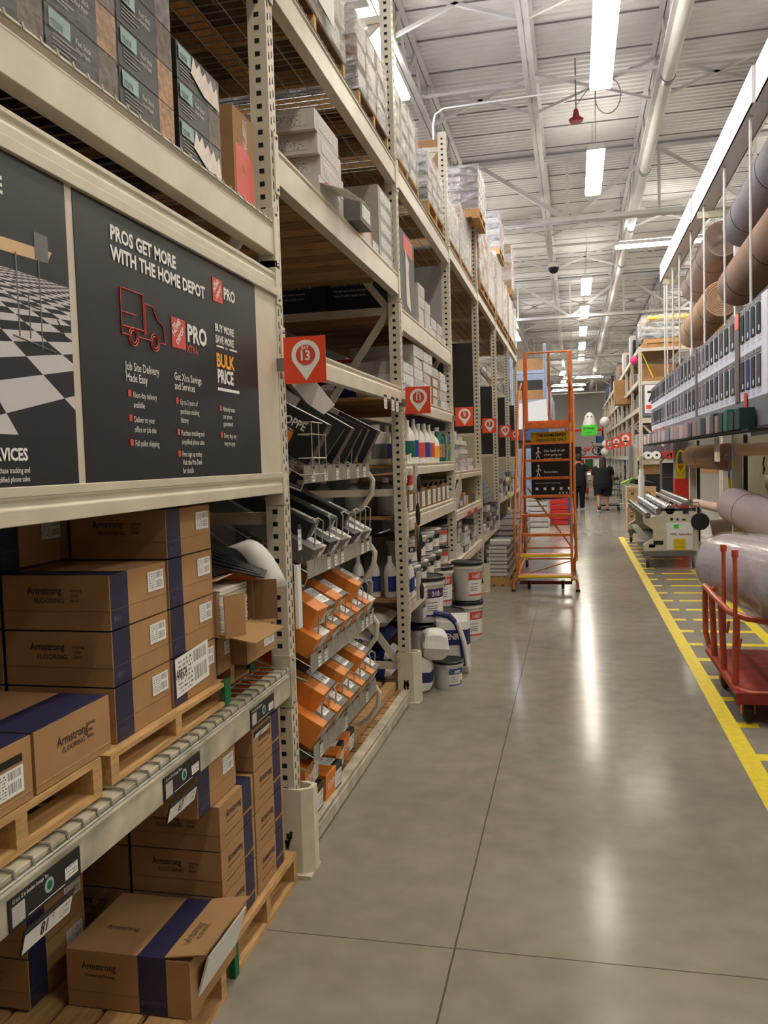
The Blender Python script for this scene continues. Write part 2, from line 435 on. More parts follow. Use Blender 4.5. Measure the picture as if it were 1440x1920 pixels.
for i, (x, y) in enumerate(LAMPS_L):
    o_ = dup(LL, (x, y, 6.8), 0, 'ceiling light of the row above the stocked rack, %s along it' % ('first', 'third', 'fourth', 'fifth')[i], 'lights above the stocked rack')
    for c in o_.children:
        if c.name.startswith('diffuser'): c.data = c.data.copy(); c.data.materials[0] = MATS['lamp_glow_left']
for x, q in ((-6.6, 'the aisle behind the stocked rack'), (4.4, 'the carpet rolls'), (8.6, 'the aisle beyond the carpet rolls')):
    for i, y in enumerate(range(0, 78, 6)): dup(LL, (x, y, 6.8), 0, 'ceiling light over %s, %s along the row' % (q, 'first second third fourth fifth sixth seventh eighth ninth tenth eleventh twelfth thirteenth fourteenth'.split()[i]), 'ceiling lights over neighbouring aisles')
# ---------------------------------------------------------------- left pallet rack
FX, PY, BP = -1.165, 3.27, 2.515
def py(k): return PY+BP*k
BAYN = {-1: 'the near bay of black signs', 0: 'the bay beyond the thirteen sign', 1: 'the bay beyond the eleven sign', 2: 'the bay beyond the nine sign',
        3: 'the bay beyond the seven sign', 4: 'the bay beyond the five sign', 5: 'the bay beyond the three sign'}
WRD = {'13': 'thirteen', '11': 'eleven', '9': 'nine', '7': 'seven', '5': 'five', '3': 'three'}
SGN = {0: '13', 1: '11', 2: '9', 3: '7', 4: '5', 5: '3'}
def make_upright(label, holes=True, side=1, H_=4.9, D_=1.07):
    """front face at x=0 looking +X, body to -X; near face at y=0"""
    t = thing('rack_upright', label, 'rack upright', (0, 0, 0))
    for nm, x0, x1 in (('front_post', -.078, 0), ('rear_post', -D_, -D_+.078)):
        m = M(); m.box(x0, x1, 0, .078, .01, H_)
        if holes:
            z = .06; f = 1 if x1 == 0 else -1; xm = (x0+x1)/2
            while z < H_-.05:
                for fy in (-.0008, .0788):
                    m.face([(xm-.0105, fy, z-.0095), (xm+.0105, fy, z-.0095), (xm+.0105, fy, z+.0095), (xm-.0105, fy, z+.0095)], 1)
                fx = x1+.0008 if f == 1 else x0-.0008
                for yc, dz in ((.022, 0), (.056, .018)):
                    m.face([(fx, yc-.006, z-.016+dz), (fx, yc+.006, z-.016+dz), (fx, yc+.004, z+.012+dz), (fx, yc-.004, z+.012+dz)], 1)
                z += .0508
        m.obj(nm, ['cream_paint', 'hole_black'], t, smooth=False)
    M().box(-.16, .07, -.03, .11, 0, .012).obj('foot_plate', 'cream_paint', t); M().box(-D_-.05, -D_+.12, -.03, .11, 0, .012).obj('foot_plate', 'cream_paint', t)
    zs = [.27, 1.51, 2.78, 3.95, 4.75]
    for z in zs: M().box(-D_+.07, -.07, .02, .058, z-.03, z+.02).obj('cross_strut', 'cream_paint', t)
    for i in range(4):
        a, b = ((-.08, zs[i]), (-D_+.08, zs[i+1])) if i % 2 == 0 else ((-D_+.08, zs[i]), (-.08, zs[i+1]))
        M().bar((a[0], .04, a[1]), (b[0], .04, b[1]), .03, .045).obj('diagonal_brace', 'cream_paint', t)
    return t
UP = make_upright('cream perforated rack upright at the left, carrying the bay thirteen sign')
UP.location = (FX, py(0), 0)
dup(UP, (FX, py(-1), 0), 0, 'cream rack upright out of frame at the near end of the sign panel bay')
for k, nm in ((1, 'carrying the bay eleven sign'), (2, 'carrying the bay nine sign'), (3, 'carrying the bay seven sign'), (4, 'carrying the bay five sign'), (5, 'carrying the bay three sign'), (6, 'at the far end of the left rack beside the ladder')):
    dup(UP, (FX, py(k), 0), 0, 'cream perforated rack upright '+nm)
# post guards at the foot of uprights
def guard(k, label):
    t = thing('post_guard', label, 'post guard', (FX, py(k), 0))
    m = M(); m.prism([(-.085, -.012), (.03, -.012), (.075, .02), (.075, .075), (.03, .095), (0, .085), (.055, .062), (.055, .03), (.01, 0), (-.085, 0)], 'z', .012, .37)
    for z in (.25, .31):
        m.lathe([(.012, 0), (.012, .006), (0, .006)], (-.05, -.0125, z), 10, 1, 'y', arc=None)
        m.box(-.075, -.065, -.014, -.0115, z-.018, z+.02, 1)
    m.obj('guard_shell', ['white_metal', 'scuffed_cream'], t, smooth=False)
    m = M(); random.seed(k+5)
    for i in range(9): m.rbox((-.01-random.random()*.03, -.0135, .05+random.random()*.13), (.012, .002, .02+random.random()*.02), (0, random.random()*.6-.3, 0))
    m.obj('scuff_mark', 'hole_black', t, smooth=False)
guard(0, 'beige steel post guard at the foot of the bay thirteen upright')
guard(1, 'beige steel post guard at the foot of the bay eleven upright')
guard(2, 'beige steel post guard at the foot of the bay nine upright')
guard(3, 'beige steel post guard at the foot of the bay seven upright, by the tile pallet')
def beam(k, z0, z1, label, front=True, mat='cream_paint', conn=True, depth=.055, xo=0):
    y0, y1 = py(k)+.078, py(k+1); x = FX+xo if front else FX-1.07+.055
    t = thing('rack_beam', label, 'rack beam', (x, y0, z0))
    h = z1-z0; m = M()
    m.prism([(0, 0), (0, h-.035), (-.006, h-.028), (-.006, h-.02), (0, h-.012), (0, h), (-depth, h), (-depth, 0)], 'y', 0, y1-y0)
    m.obj('beam_rail', mat, t, bevel=.002)
    if conn and front:
        for yy in (-.045, y1-y0-.004):
            m = M(); m.box(-.07, .006, yy, yy+.049, -.05, h+.05)
            m.obj('end_connector', mat, t, bevel=.002)
            m = M(); m.lathe([(.0, .008), (.007, .006), (.009, 0)], (.006, yy+.024, -.03), 8, 0, 'x'); m.lathe([(.0, .008), (.007, .006), (.009, 0)], (.006, yy+.024, h+.03), 8, 0, 'x')
            m.obj('bolt', 'steel', t)
    return t
BEAMS = {-1: [(2.57, 2.705, 'big cream beam under the dark boxes in '), (2.425, 2.5, 'slim cream rail above the sign panels in '), (1.61, 1.68, 'cream beam under the sign panels in '), (.765, .885, 'low scuffed shelf beam with price tags in '), (3.63, 3.77, 'high cream beam out of frame in ')],
         0: [(3.63, 3.77, 'topmost cream beam in '), (2.875, 3.02, 'wide cream beam with sunlit gloss in '), (2.13, 2.24, 'cream beam just above the tilted wire shelves in '), (.012, .105, 'scuffed cream floor beam in ')],
         1: [(3.64, 3.78, 'topmost cream beam in '), (2.65, 2.8, 'cream beam below the black carton in '), (2.09, 2.2, 'cream beam above the cleaner bottles in '), (1.62, 1.71, 'shelf beam under the cleaner bottles in '), (1.22, 1.34, 'shelf beam under the brown display cartons in '), (.63, .735, 'low shelf beam under the grey pails in '), (.012, .1, 'floor beam in ')],
         2: [(3.72, 3.84, 'topmost cream beam in '), (1.52, 1.6, 'shelf beam under the stacked tile boxes in '), (1.1, 1.2, 'shelf beam with the orange tags in '), (.6, .69, 'low shelf beam in '), (.012, .1, 'floor beam in ')],
         3: [(3.76, 3.88, 'topmost cream beam in '), (.62, .7, 'low shelf beam in ')],
         4: [(3.76, 3.88, 'topmost cream beam in '), (1.0, 1.08, 'shelf beam behind the caution tape in ')],
         5: [(3.76, 3.88, 'topmost cream beam in '), (1.0, 1.08, 'shelf beam in ')]}
for k, L in BEAMS.items():
    for z0, z1, nm in L: beam(k, z0, z1, nm+BAYN[k], mat='scuffed_cream' if z1 < .9 and k < 1 else 'cream_paint')
    for z1, q in ((3.75, 'top'), (2.3, 'middle'), (.9, 'lower')): beam(k, z1-.11, z1, q+' rear beam at the back of '+BAYN[k], False)
# dark back sheets added to block light, and end panels of the rack
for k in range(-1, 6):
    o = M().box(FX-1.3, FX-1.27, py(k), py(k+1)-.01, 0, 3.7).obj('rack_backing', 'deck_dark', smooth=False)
    tag(o, 'added dark panel shading the back of '+BAYN.get(k,''), 'back panel')
for k, z0, z1, mt, z2, q in ((2, 2.86, 3.62, 'panel_grey', 0, 'sign nine'), (3, 2.06, 3.2, 'panel_black', 1, 'sign seven'), (4, 1.8, 2.85, 'panel_black', 1, 'sign five'), (5, 1.75, 2.85, 'panel_black', 1, 'sign three'), (6, 1.75, 2.85, 'panel_black', 1, 'the far end')):
    o = M().box(FX-.95, FX-.075, py(k)-.035, py(k)-.012, z0, z1).obj('divider_sheet', mt, smooth=False)
    tag(o, ('grey' if mt == 'panel_grey' else 'black')+' divider panel fixed high on the upright at '+q, 'divider panel')
    if z2:
        o = M().box(FX-.95, FX-.075, py(k)-.035, py(k)-.012, .12, z0-.04).obj('divider_sheet', 'panel_tan', smooth=False)
        tag(o, 'tan divider panel below the black one on the upright at '+q, 'divider panel')
        M().box(0, .87, -.006, .02, 0, .035).obj('panel_rail', 'cream_paint', o, loc=None).location = (-.4375, 0, z0-.04-.12)
        if k > 3:
            mm = M(); mm.face([(.15, -.013, 0), (.75, -.013, 0), (.75, -.013, .12), (.15, -.013, .12)], 0, True)
            b = mm.obj('printed_strip', 'black_label', o); b.location = (-.4375, 0, z0+.02-.12)
# decks
def deck(k, z, kind, nm, x0=FX-1.02, x1=FX-.05):
    y0, y1 = py(k)+.085, py(k+1)-.008
    if kind == 'wire':
        m = M(); y = y0+.02
        while y < y1:
            m.tube([(x0, y, z), (x1+.02, y, z), (x1+.05, y, z-.002), (x1+.056, y, z-.022)], .004 if z < 1 else .003, n=5); y += .064
        x = x0+.02
        while x < x1+.03: m.tube([(x, y0, z-.006), (x, y1, z-.006)], .003, n=4); x += .11
        m.tube([(x1+.057, y0+.02, z-.022), (x1+.057, y1-.02, z-.022)], .003, n=4)
        o = m.obj('wire_deck', 'wire_grey'); tag(o, nm, 'wire deck')
    else:
        m = M(); n = int((y1-y0)/.14); s_ = (y1-y0)/n
        for i in range(n): m.box(x0, x1, y0+i*s_, y0+(i+1)*s_-.01, z-.02, z, (i*3+k) % 5 // 3)
        o = m.obj('shelf_deck', ['ply', 'ply_dark'], smooth=False); tag(o, nm, 'shelf deck')
    return o
deck(-1, 2.712, 'wire', 'wire deck hooked over the big cream beam above the sign panels')
deck(-1, .892, 'wire', 'wire deck under the brown flooring cartons, above the price tags')
deck(-1, 1.68, 'ply', 'wooden deck behind the sign panels')
deck(-1, 3.79, 'wire', 'wire deck overhead above the dark boxes of the near bay')
deck(0, 3.785, 'wire', 'wire deck on the topmost beam beyond the thirteen sign')
deck(0, 2.99, 'ply', 'plank deck seen from below above the bay thirteen sign')
deck(0, .1, 'ply', 'low plank deck behind the floor beam of the orange box bay')
deck(1, 3.795, 'wire', 'wire deck on the topmost beam beyond the eleven sign')
for z, q in ((2.79, 'below the black carton'), (2.19, 'above the cleaner bottles'), (1.7, 'carrying the cleaner bottles'), (1.33, 'carrying the brown display cartons'), (.73, 'carrying the grey pails')):
    deck(1, z, 'ply', 'plank deck '+q+' beyond the eleven sign')
deck(2, 3.855, 'wire', 'wire deck on the topmost beam beyond the nine sign')
for z, q in ((1.59, 'under the stacked tile boxes'), (1.19, 'behind the orange tags'), (.68, 'low')): deck(2, z, 'ply', 'plank deck '+q+' beyond the nine sign')
for k in (3, 4, 5): deck(k, 3.89, 'wire', 'wire deck on the topmost beam of '+BAYN[k])
deck(3, .69, 'ply', 'low plank deck beyond the seven sign'); deck(4, 1.07, 'ply', 'plank deck beyond the five sign'); deck(5, 1.07, 'ply', 'plank deck beyond the three sign')
# orange bay flags
def flag(k, num):
    S = .176; y = py(k)-.012
    t = thing('bay_sign', 'square orange bay sign with white pin, reading '+WRD[num], 'sign', (FX+.028, y, 2.05), 0)
    M().box(-.03, 0, 0, .004, S*.3, S*.6).obj('bracket', 'steel', t, smooth=False); M().box(0, S, 0, .003, 0, S*1.06).obj('plate', 'sign_orange', t, smooth=False)
    m = M(); c = (S*.53, S*.64); R = S*.34; n = 28; pts = []
    a0 = math.radians(-28)
    for i in range(n+1):
        a = a0+(PI-2*a0)*i/n; pts.append((c[0]+R*math.cos(a), -.0015, c[1]+R*math.sin(a)))
    pts.append((c[0], -.0015, S*.06)); m.face(pts)
    m.obj('pin_mark', 'sign_white', t, smooth=False)
    m = M(); m.face([(c[0]+R*.68*math.cos(2*PI*i/24), -.003, c[1]+R*.68*math.sin(2*PI*i/24)) for i in range(24)]); m.obj('pin_disc', 'sign_red', t, smooth=False)
    m = M(); m.text(num, (c[0], -.0045, c[1]-.021), (1, 0, 0), (0, 0, 1), .055, sx=.9, bold=.03, align='c')
    m.text('BAY', (c[0], -.0045, c[1]+.022), (1, 0, 0), (0, 0, 1), .019, sx=.9, bold=.02, align='c'); m.obj('lettering', 'sign_white', t, smooth=False)
for k, n_ in SGN.items(): flag(k, n_)
# ---------------------------------------------------------------- sign panels of the near bay
U_, V_, X_ = (0, 1, 0), (0, 0, 1), FX+.0016
t = thing('wall_sign', 'black sign panel with white writing, red truck outline and three text columns', 'sign', (FX, 1.85, 1.69))
M().box(FX-.012, FX, 1.85, 3.035, 1.69, 2.42).obj('panel', 'sign_black', t, world=True, smooth=False)
m = M()
def tx(s, y, z, size, mi=0, sx=.8, b=.02): m.text(s, (X_, y, z), U_, V_, size, mi, sx, b)
tx('PROS GET MORE', 2.012, 2.325, .052, sx=.95, b=.035); tx('WITH THE HOME DEPOT', 2.012, 2.272, .052, sx=.97, b=.035)
tx('PRO', 2.735, 2.3, .055, sx=.95, b=.03); tx('PRO', 2.44, 2.118, .074, sx=1.0, b=.035)
for s, y, z in (('Job Site Delivery', 2.058, 1.992), ('Made Easy', 2.058, 1.962), ('Get Xtra Savings', 2.34, 1.99), ('and Services', 2.34, 1.962)): tx(s, y, z, .033, sx=.84, b=.006)
for s, y, z in (('Next-day delivery', 2.092, 1.92), ('available', 2.092, 1.893), ('Deliver to your', 2.091, 1.853), ('office or job site', 2.091, 1.826), ('Full pallet shipping', 2.091, 1.788), ('Up to 2 years of', 2.371, 1.918), ('purchase tracking', 2.371, 1.89), ('history', 2.371, 1.863), ('Purchase tracking and', 2.371, 1.824), ('simplified phone sales', 2.371, 1.797), ('Free sign up today.', 2.371, 1.759), ('Visit the Pro Desk', 2.371, 1.734), ('for details', 2.371, 1.709), ('Nobody beats', 2.69, 1.914), ('our prices,', 2.69, 1.889), ('guaranteed', 2.69, 1.864), ('Every day, any', 2.692, 1.823), ('way you pay', 2.692, 1.797)):
    tx(s, y, z, .0235, sx=.78, b=0)
tx('BUY MORE', 2.653, 2.18, .036, sx=.92, b=.03); tx('SAVE MORE', 2.653, 2.142, .036, sx=.83, b=.03); tx('PRICE', 2.657, 2.01, .062, sx=.85, b=.04)
m.box(X_-.001, X_, 2.66, 2.72, 2.128, 2.134); m.box(X_-.001, X_, 2.77, 2.835, 2.128, 2.134); tx('WITH', 2.728, 2.126, .011)
m.box(X_-.001, X_, 2.657, 2.842, 1.982, 1.992)
m.obj('white_lettering', 'sign_white', t, world=True, smooth=False)
m = M(); tx('BULK', 2.653, 2.063, .062, sx=1.0, b=.04); m.obj('yellow_lettering', 'sign_yellow', t, world=True, smooth=False)
m = M()
for y, z in ((2.066, 1.922), (2.066, 1.856), (2.066, 1.79), (2.345, 1.92), (2.345, 1.826), (2.345, 1.76), (2.665, 1.915), (2.665, 1.825)): m.box(X_-.001, X_, y, y+.016, z-.001, z+.017)
def pl(pts, r=.002, close=False):
    pts = [(X_, a, b) for a, b in pts]
    if close: pts.append(pts[0])
    for a, b in zip(pts, pts[1:]): m.bar(a, b, .001, r*2, up=(1, 0, 0)) if False else m.tube([a, b], r, n=4)
pl([(2.05, 2.208), (2.17, 2.208), (2.17, 2.098)]); pl([(2.05, 2.208), (2.05, 2.09)]); pl([(2.05, 2.145), (2.13, 2.145)]); pl([(2.05, 2.108), (2.17, 2.108)])
pl([(2.05, 2.087), (2.085, 2.087)]); pl([(2.135, 2.087), (2.205, 2.087)]); pl([(2.255, 2.087), (2.292, 2.087), (2.292, 2.105)])
pl([(2.178, 2.185), (2.225, 2.185), (2.25, 2.15), (2.285, 2.138), (2.29, 2.105)]); pl([(2.178, 2.185), (2.178, 2.1)]); pl([(2.05, 2.087), (2.05, 2.108)])
for c in (2.11, 2.23):
    for r in (.025, .017): pl([(c+r*math.cos(i*PI/8), 2.085+r*math.sin(i*PI/8)) for i in range(17)], .0018)
tx('XTRA', 2.434, 2.082, .034, sx=.9, b=.01)
m.box(X_-.001, X_, 2.647, 2.726, 2.279, 2.357); m.box(X_-.001, X_, 2.337, 2.428, 2.087, 2.177)
m.obj('red_marks', 'sign_red', t, world=True, smooth=False)
m = M()
c_, s_ = math.cos(PI/4), math.sin(PI/4)
for y0, z0, S in ((2.647, 2.279, .078), (2.337, 2.087, .09)):
    for i, wd in enumerate(('THE', 'HOME', 'DEPOT')):
        d = (.62, .36, .1)[i]*S; e = (.05, .10, .36)[i]*S; q = (.14, .27, .25)[i]*S*1.05
        m.text(wd, (X_+.0008, y0+.06*S+e*.9, z0+d), (0, c_, s_), (0, -s_, c_), q, sx=.9, bold=.03)
m.obj('square_logo_lettering', 'sign_white', t, world=True, smooth=False)
# left panel with chequered floor picture
def checker_mat():
    t_ = NT('checker_print'); tc = t_.n('ShaderNodeTexCoord'); sp = t_.n('ShaderNodeSeparateXYZ'); t_.l(tc.outputs['UV'], sp.inputs[0])
    u, v = sp.outputs[0], sp.outputs[1]
    # perspective chequerboard: depth d = 1/(h - v)
    d = t_.math('DIVIDE', 1.0, t_.math('MAXIMUM', t_.math('SUBTRACT', 1.12, v), .02))
    X = t_.math('MULTIPLY', t_.math('SUBTRACT', u, 1.35), d)
    a = t_.math('ADD', t_.math('MULTIPLY', X, 3.2), t_.math('MULTIPLY', d, 3.0)); b = t_.math('SUBTRACT', t_.math('MULTIPLY', d, 2.6), t_.math('MULTIPLY', X, 2.2))
    ck = t_.math('FLOORED_MODULO', t_.math('ADD', t_.math('FLOOR', a), t_.math('FLOOR', b)), 2.0)
    t_.l(t_.mix(ck, lin((26, 26, 30)), lin((206, 202, 206))), t_.b.inputs['Base Color']); t_.b.inputs['Roughness'].default_value = .35
    MATS['checker_print'] = t_.m
checker_mat()
t = thing('wall_sign', 'black sign panel with a chequered floor picture, at the left edge', 'sign', (FX, .75, 1.69))
M().box(FX-.012, FX, .75, 1.818, 1.69, 2.42).obj('panel', 'sign_black', t, world=True, smooth=False)
m = M(); m.face([(FX+.0004, .9, 1.807), (FX+.0004, 1.817, 1.807), (FX+.0004, 1.817, 2.16), (FX+.0004, .9, 2.16)], 0, True); m.obj('floor_picture', 'checker_print', t, world=True, smooth=False)
m = M(); m.face([(X_-.001, 1.5, 2.214), (X_-.001, 1.585, 2.222), (X_-.001, 1.754, 2.228), (X_-.001, 1.735, 2.2), (X_-.001, 1.5, 2.19)]); m.obj('table_picture', 'tube_tan', t, world=True, smooth=False)
m = M(); m.box(FX+.0002, X_-.0006, 1.69, 1.74, 2.2, 2.26); m.box(FX+.0002, X_-.0006, 1.62, 1.625, 2.02, 2.2); m.box(FX+.0002, X_-.0006, 1.7, 1.704, 2.0, 2.2)
for a, b in (((1.6, 2.02), (1.75, 2.0)), ((1.58, 2.1), (1.7, 2.09)), ((1.76, 2.08), (1.8, 2.03)), ((1.66, 2.12), (1.66, 2.02))): m.tube([(X_-.001, *a), (X_-.001, *b)], .0018, n=4)
m.obj('chair_picture', 'band_grey', t, world=True, smooth=False)
m = M(); tx('SERVICES', 1.482, 1.752, .037, sx=.95, b=.035); tx('Purchase tracking and', 1.507, 1.725, .017, sx=.82, b=.006); tx('simplified phone sales', 1.507, 1.706, .017, sx=.82, b=.006); tx('MORE', 1.468, 2.312, .05, sx=.9, b=.03)
m.obj('white_lettering', 'sign_white', t, world=True, smooth=False)
o = M().box(FX-.02, FX-.002, 1.818, 1.85, 1.68, 2.43).obj('sign_mullion', 'cream_paint'); tag(o, 'narrow grey strip between the two black sign panels', 'trim strip')
o = M().box(FX-.02, FX-.003, 3.035, py(0), 1.68, 2.43).obj('sign_side_strip', 'cream_paint'); tag(o, 'cream strip between the PRO sign panel and the bay thirteen upright', 'trim strip')
o = M().box(FX-.03, FX+.002, py(-1)+.08, py(0), 1.672, 1.695).obj('sign_bottom_rail', 'cream_paint', bevel=.002); tag(o, 'thin cream rail directly under the two sign panels', 'rail')
o = M().box(FX-.03, FX+.012, py(-1)+.08, py(0), 2.405, 2.435).obj('sign_top_rail', 'cream_paint', bevel=.002); tag(o, 'thin cream rail along the top edge of the sign panels', 'rail')
# price tags on the shelf beam
def tagset(y0, y1, price, w2, nm, head, z0=.768, z1=.838):
    t = thing('shelf_tag', 'black shelf strip with tile sample and round seal, '+nm, 'shelf tag', (FX+.002, y0, z0))
    L = y1-y0; h = z1-z0
    M().box(0, .003, 0, L, 0, h).obj('strip', 'sign_black', t, smooth=False)
    M().box(.003, .004, .008, .05, .008, h-.02).obj('tile_sample', 'off_white_box', t, smooth=False)
    m = M(); m.lathe([(0, 0), (.017, 0)], (.0036, L*.53, h*.52), 20, 0, 'x'); m.obj('seal', 'aqua', t)
    m = M(); m.lathe([(0, 0), (.01, 0)], (.0042, L*.53, h*.52), 20, 0, 'x'); m.obj('seal_mark', 'green_paint', t)
    m = M(); m.text(head, (.0038, .01, h-.013), U_, V_, .012, sx=.75, bold=.006); m.box(.0034, .0038, .06, L*.75, .008, .0095); m.obj('lettering', 'sign_white', t, smooth=False)
    m = M(); m.face([(.0036, L-.062, .015), (.0036, L-.012, .015), (.0036, L-.012, .05), (.0036, L-.062, .05)], 0, True); m.obj('small_price_label', 'price_tag', t, smooth=False)
    a, b = w2
    t2 = thing('price_tag', 'white price tag hanging under the shelf beam, '+nm, 'price tag', (FX+.004, a, .745))
    W = b-a; R = Matrix.Rotation(math.radians(14), 3, 'Y')
    def q(pts): return [tuple(R@Vector(p)) for p in pts]
    H_ = .055 if W > .16 else .046
    m = M(); m.raw(q([(x, y, z) for x in (-.003, 0) for y in (-.004, W+.004) for z in (-H_-.003, .004)]), [(0, 1, 3, 2), (4, 6, 7, 5), (0, 4, 5, 1), (2, 3, 7, 6), (0, 2, 6, 4), (1, 5, 7, 3)]); m.obj('holder', 'sign_black', t2, smooth=False)
    m = M(); m.face(q([(.0006, 0, -H_), (.0006, W, -H_), (.0006, W, 0), (.0006, 0, 0)])); m.obj('card', 'paper_white', t2, smooth=False)
    m = M(); m.face(q([(.001, W*.72, -H_+.004), (.001, W-.006, -H_+.004), (.001, W-.006, -.014), (.001, W*.72, -.014)]), 0, True)
    m.obj('barcode', 'box_label', t2, smooth=False)
    m = M(); m.face(q([(.001, 0, -.01), (.001, W, -.01), (.001, W, 0), (.001, 0, 0)]))
    m.text(price, R@Vector((.0014, W*.33, -H_*.82)), U_, R@Vector(V_), .045 if W > .16 else .036, sx=.7, bold=.02); m.text('c', R@Vector((.0014, W*.56, -H_*.42)), U_, R@Vector(V_), .022, bold=.02)
    m.obj('price_lettering', 'black_print', t2, smooth=False)
tagset(1.475, 1.733, '81', (1.525, 1.7), 'nearest of three on the low beam', '12 in x 12 in Excelon Cottage Tan')
tagset(2.154, 2.392, '67', (2.19, 2.368), 'middle one on the low beam', '12 in x 12 in Cottage White')
tagset(2.82, 3.06, '61', (2.86, 3.01), 'farthest of three on the low beam', '12 in x 12 in Sterling Pearl')
# ---------------------------------------------------------------- stock builders
def ctext(m, s, c, r, ang, z, size, mi=0, sx=.8, bold=.03):
    vs, fs = text_geo(s, bold)
    w_ = (max(p[0] for p in vs)+min(p[0] for p in vs))/2
    m.raw([(c[0]+r*math.cos(ang+(p[0]-w_)*size*sx/r), c[1]+r*math.sin(ang+(p[0]-w_)*size*sx/r), z+p[1]*size) for p in vs], fs, mi)
def pallet(label, x, y, z, W, L, h, cat='pallet', mat='wood', group=None, green=()):
    """x front edge, extends to x-W; y..y+L"""
    t = thing('wooden_pallet', label, cat, (x, y, z), 0, group)
    th = h*.16
    n = max(4, int(W/.13))
    for i in range(n):
        a = W*i/n; M().box(-a-W/n+.02, -a, 0, L, h-th, h).obj('deck_board', 'wood_shaded' if y < 5.5 and z > 3 else mat, t, smooth=False)  # overhead boards get a darker wood that stands in for shade
    for yy in (0, L/2-.02, L-.04): M().box(-W, 0, yy, yy+.04, th, h-th).obj('stringer', mat, t, smooth=False)
    for xx in (-.09, -W/2-.045, -W): M().box(xx, xx+.09, 0, L, 0, th).obj('bottom_board', mat, t, smooth=False)
    for g in green: M().box(*g).obj('green_paint_mark', 'green_paint', t, smooth=False)
    return t
def arm(label, loc, rz=0, kind='label', D=.33, W=.325, H=.154, group=None, cat='box'):
    t = thing('flooring_carton', label, cat, loc, rz, group)
    m = M(); b0, b1 = (.0, W*.3) if kind != 'far' else (W*.66, W*.93)
    if kind == 'flap': b0, b1 = W*.0, W*.0
    g = .0015
    m.box(-D, 0, g, b0 if b0 > .01 else g+.004, g, H-g, 0)
    if b0 > .01: pass
    if b1 > b0: m.box(-D, .0006, max(b0, g+.004), b1, g, H-g+.0006, 1)
    m.box(-D, 0, max(b1, g+.004), W-g, g, H-g, 0)
    m.box(-D+.002, .0008, g-.001, W-g+.001, H*.352, H*.358, 2)
    yy = g-.0012
    m.text('Armstrong', (-D*.76, yy, H*.66), (1, 0, 0), V_, .03, 3, .8, .012); m.text('FLOORING', (-D*.7, yy, H*.5), (1, 0, 0), V_, .019, 3, 1, .004)
    m.text('Inspiring', (-D*.36, yy, H*.7), (1, 0, 0), V_, .013, 3, .8, .002); m.text('Great', (-D*.36, yy, H*.61), (1, 0, 0), V_, .013, 3, .8, .002); m.text('Spaces', (-D*.36, yy, H*.52), (1, 0, 0), V_, .013, 3, .8, .002)
    if kind == 'far':
        m.text('Armstrong', (.0014, W*.18, H*.62), U_, V_, .036, 3, .8, .012); m.box(.0005, .0014, W*.18, W*.52, H*.5, H*.515, 3); m.box(.0005, .0014, W*.14, W*.58, H*.24, H*.25, 3)
        m.box(.0006, .0016, W*.66, W*.93, H*.26, H*.3, 0)
    else:
        m.text('Armstrong', (.0018, .014, H*.55), U_, V_, .016, 4, .85, .008)
        m.box(.0008, .0016, .015, .05, H*.14, H*.24, 4)
    m.obj('carton_body', ['kraft', 'navy', 'kraft_dark', 'ink', 'ink_blue'], t, smooth=False)
    if kind == 'label':
        m = M(); y0 = W*.64; m.face([(.0022, y0, H*.48), (.0022, W-.02, H*.48), (.0022, W-.02, H*.86), (.0022, y0, H*.86)], 0, True); m.obj('label_sticker', 'box_label', t, smooth=False)
    return t
# ---- near bay, upper shelf
z0 = .895
pallet('wooden pallet on the low shelf under the two columns of striped flooring cartons', -1.2, 1.95, z0, .9, .78, .08, green=[(-.012, .003, .735, .785, .0, .085)])
pallet('wooden pallet at the left edge under the large printed flooring carton', -1.19, 1.25, z0, .9, .64, .1)
pallet('small wooden pallet on the low shelf beside the bay thirteen upright', -1.29, 2.76, z0, .8, .42, .08, green=[(-.012, .003, .38, .425, .0, .085)])
for i in range(3): arm('striped flooring carton of the nearer column on the low shelf, %s' % nth(i, 3), (-1.232, 2.035, .976+.156*i), 0)
for i in range(4):
    t = arm('striped flooring carton of the farther column on the low shelf, %s' % nth(i, 4), (-1.232, 2.372, .976+.156*i), 0)
    if i == 0:
        m = M(); m.face([(.003, .02, .025), (.003, .262, .04), (.003, .258, .165), (.003, .016, .15)], 0, True); m.obj('large_shipping_label', 'box_label', t, smooth=False)
        m = M(); m.text('ARECA', (.004, .02, .085), U_, V_, .04, 0, .6, .01); m.obj('label_lettering', 'black_print', t, smooth=False)
for i in range(3): arm('shaded carton behind the nearer striped column, %s' % nth(i, 3), (-1.575, 2.035, .976+.156*i), 0, D=.33)
for i in range(4): arm('shaded carton behind the farther striped column, %s' % nth(i, 4), (-1.575, 2.372, .976+.156*i), 0, D=.33)
arm('dark shaded flooring carton at the left edge, high behind the near column', (-1.6, 2.07, 1.444), 0, D=.33)
for i in range(3): arm('dim carton behind the large printed one, %s' % nth(i, 3), (-1.6, 1.68, .997+.156*i), 0)
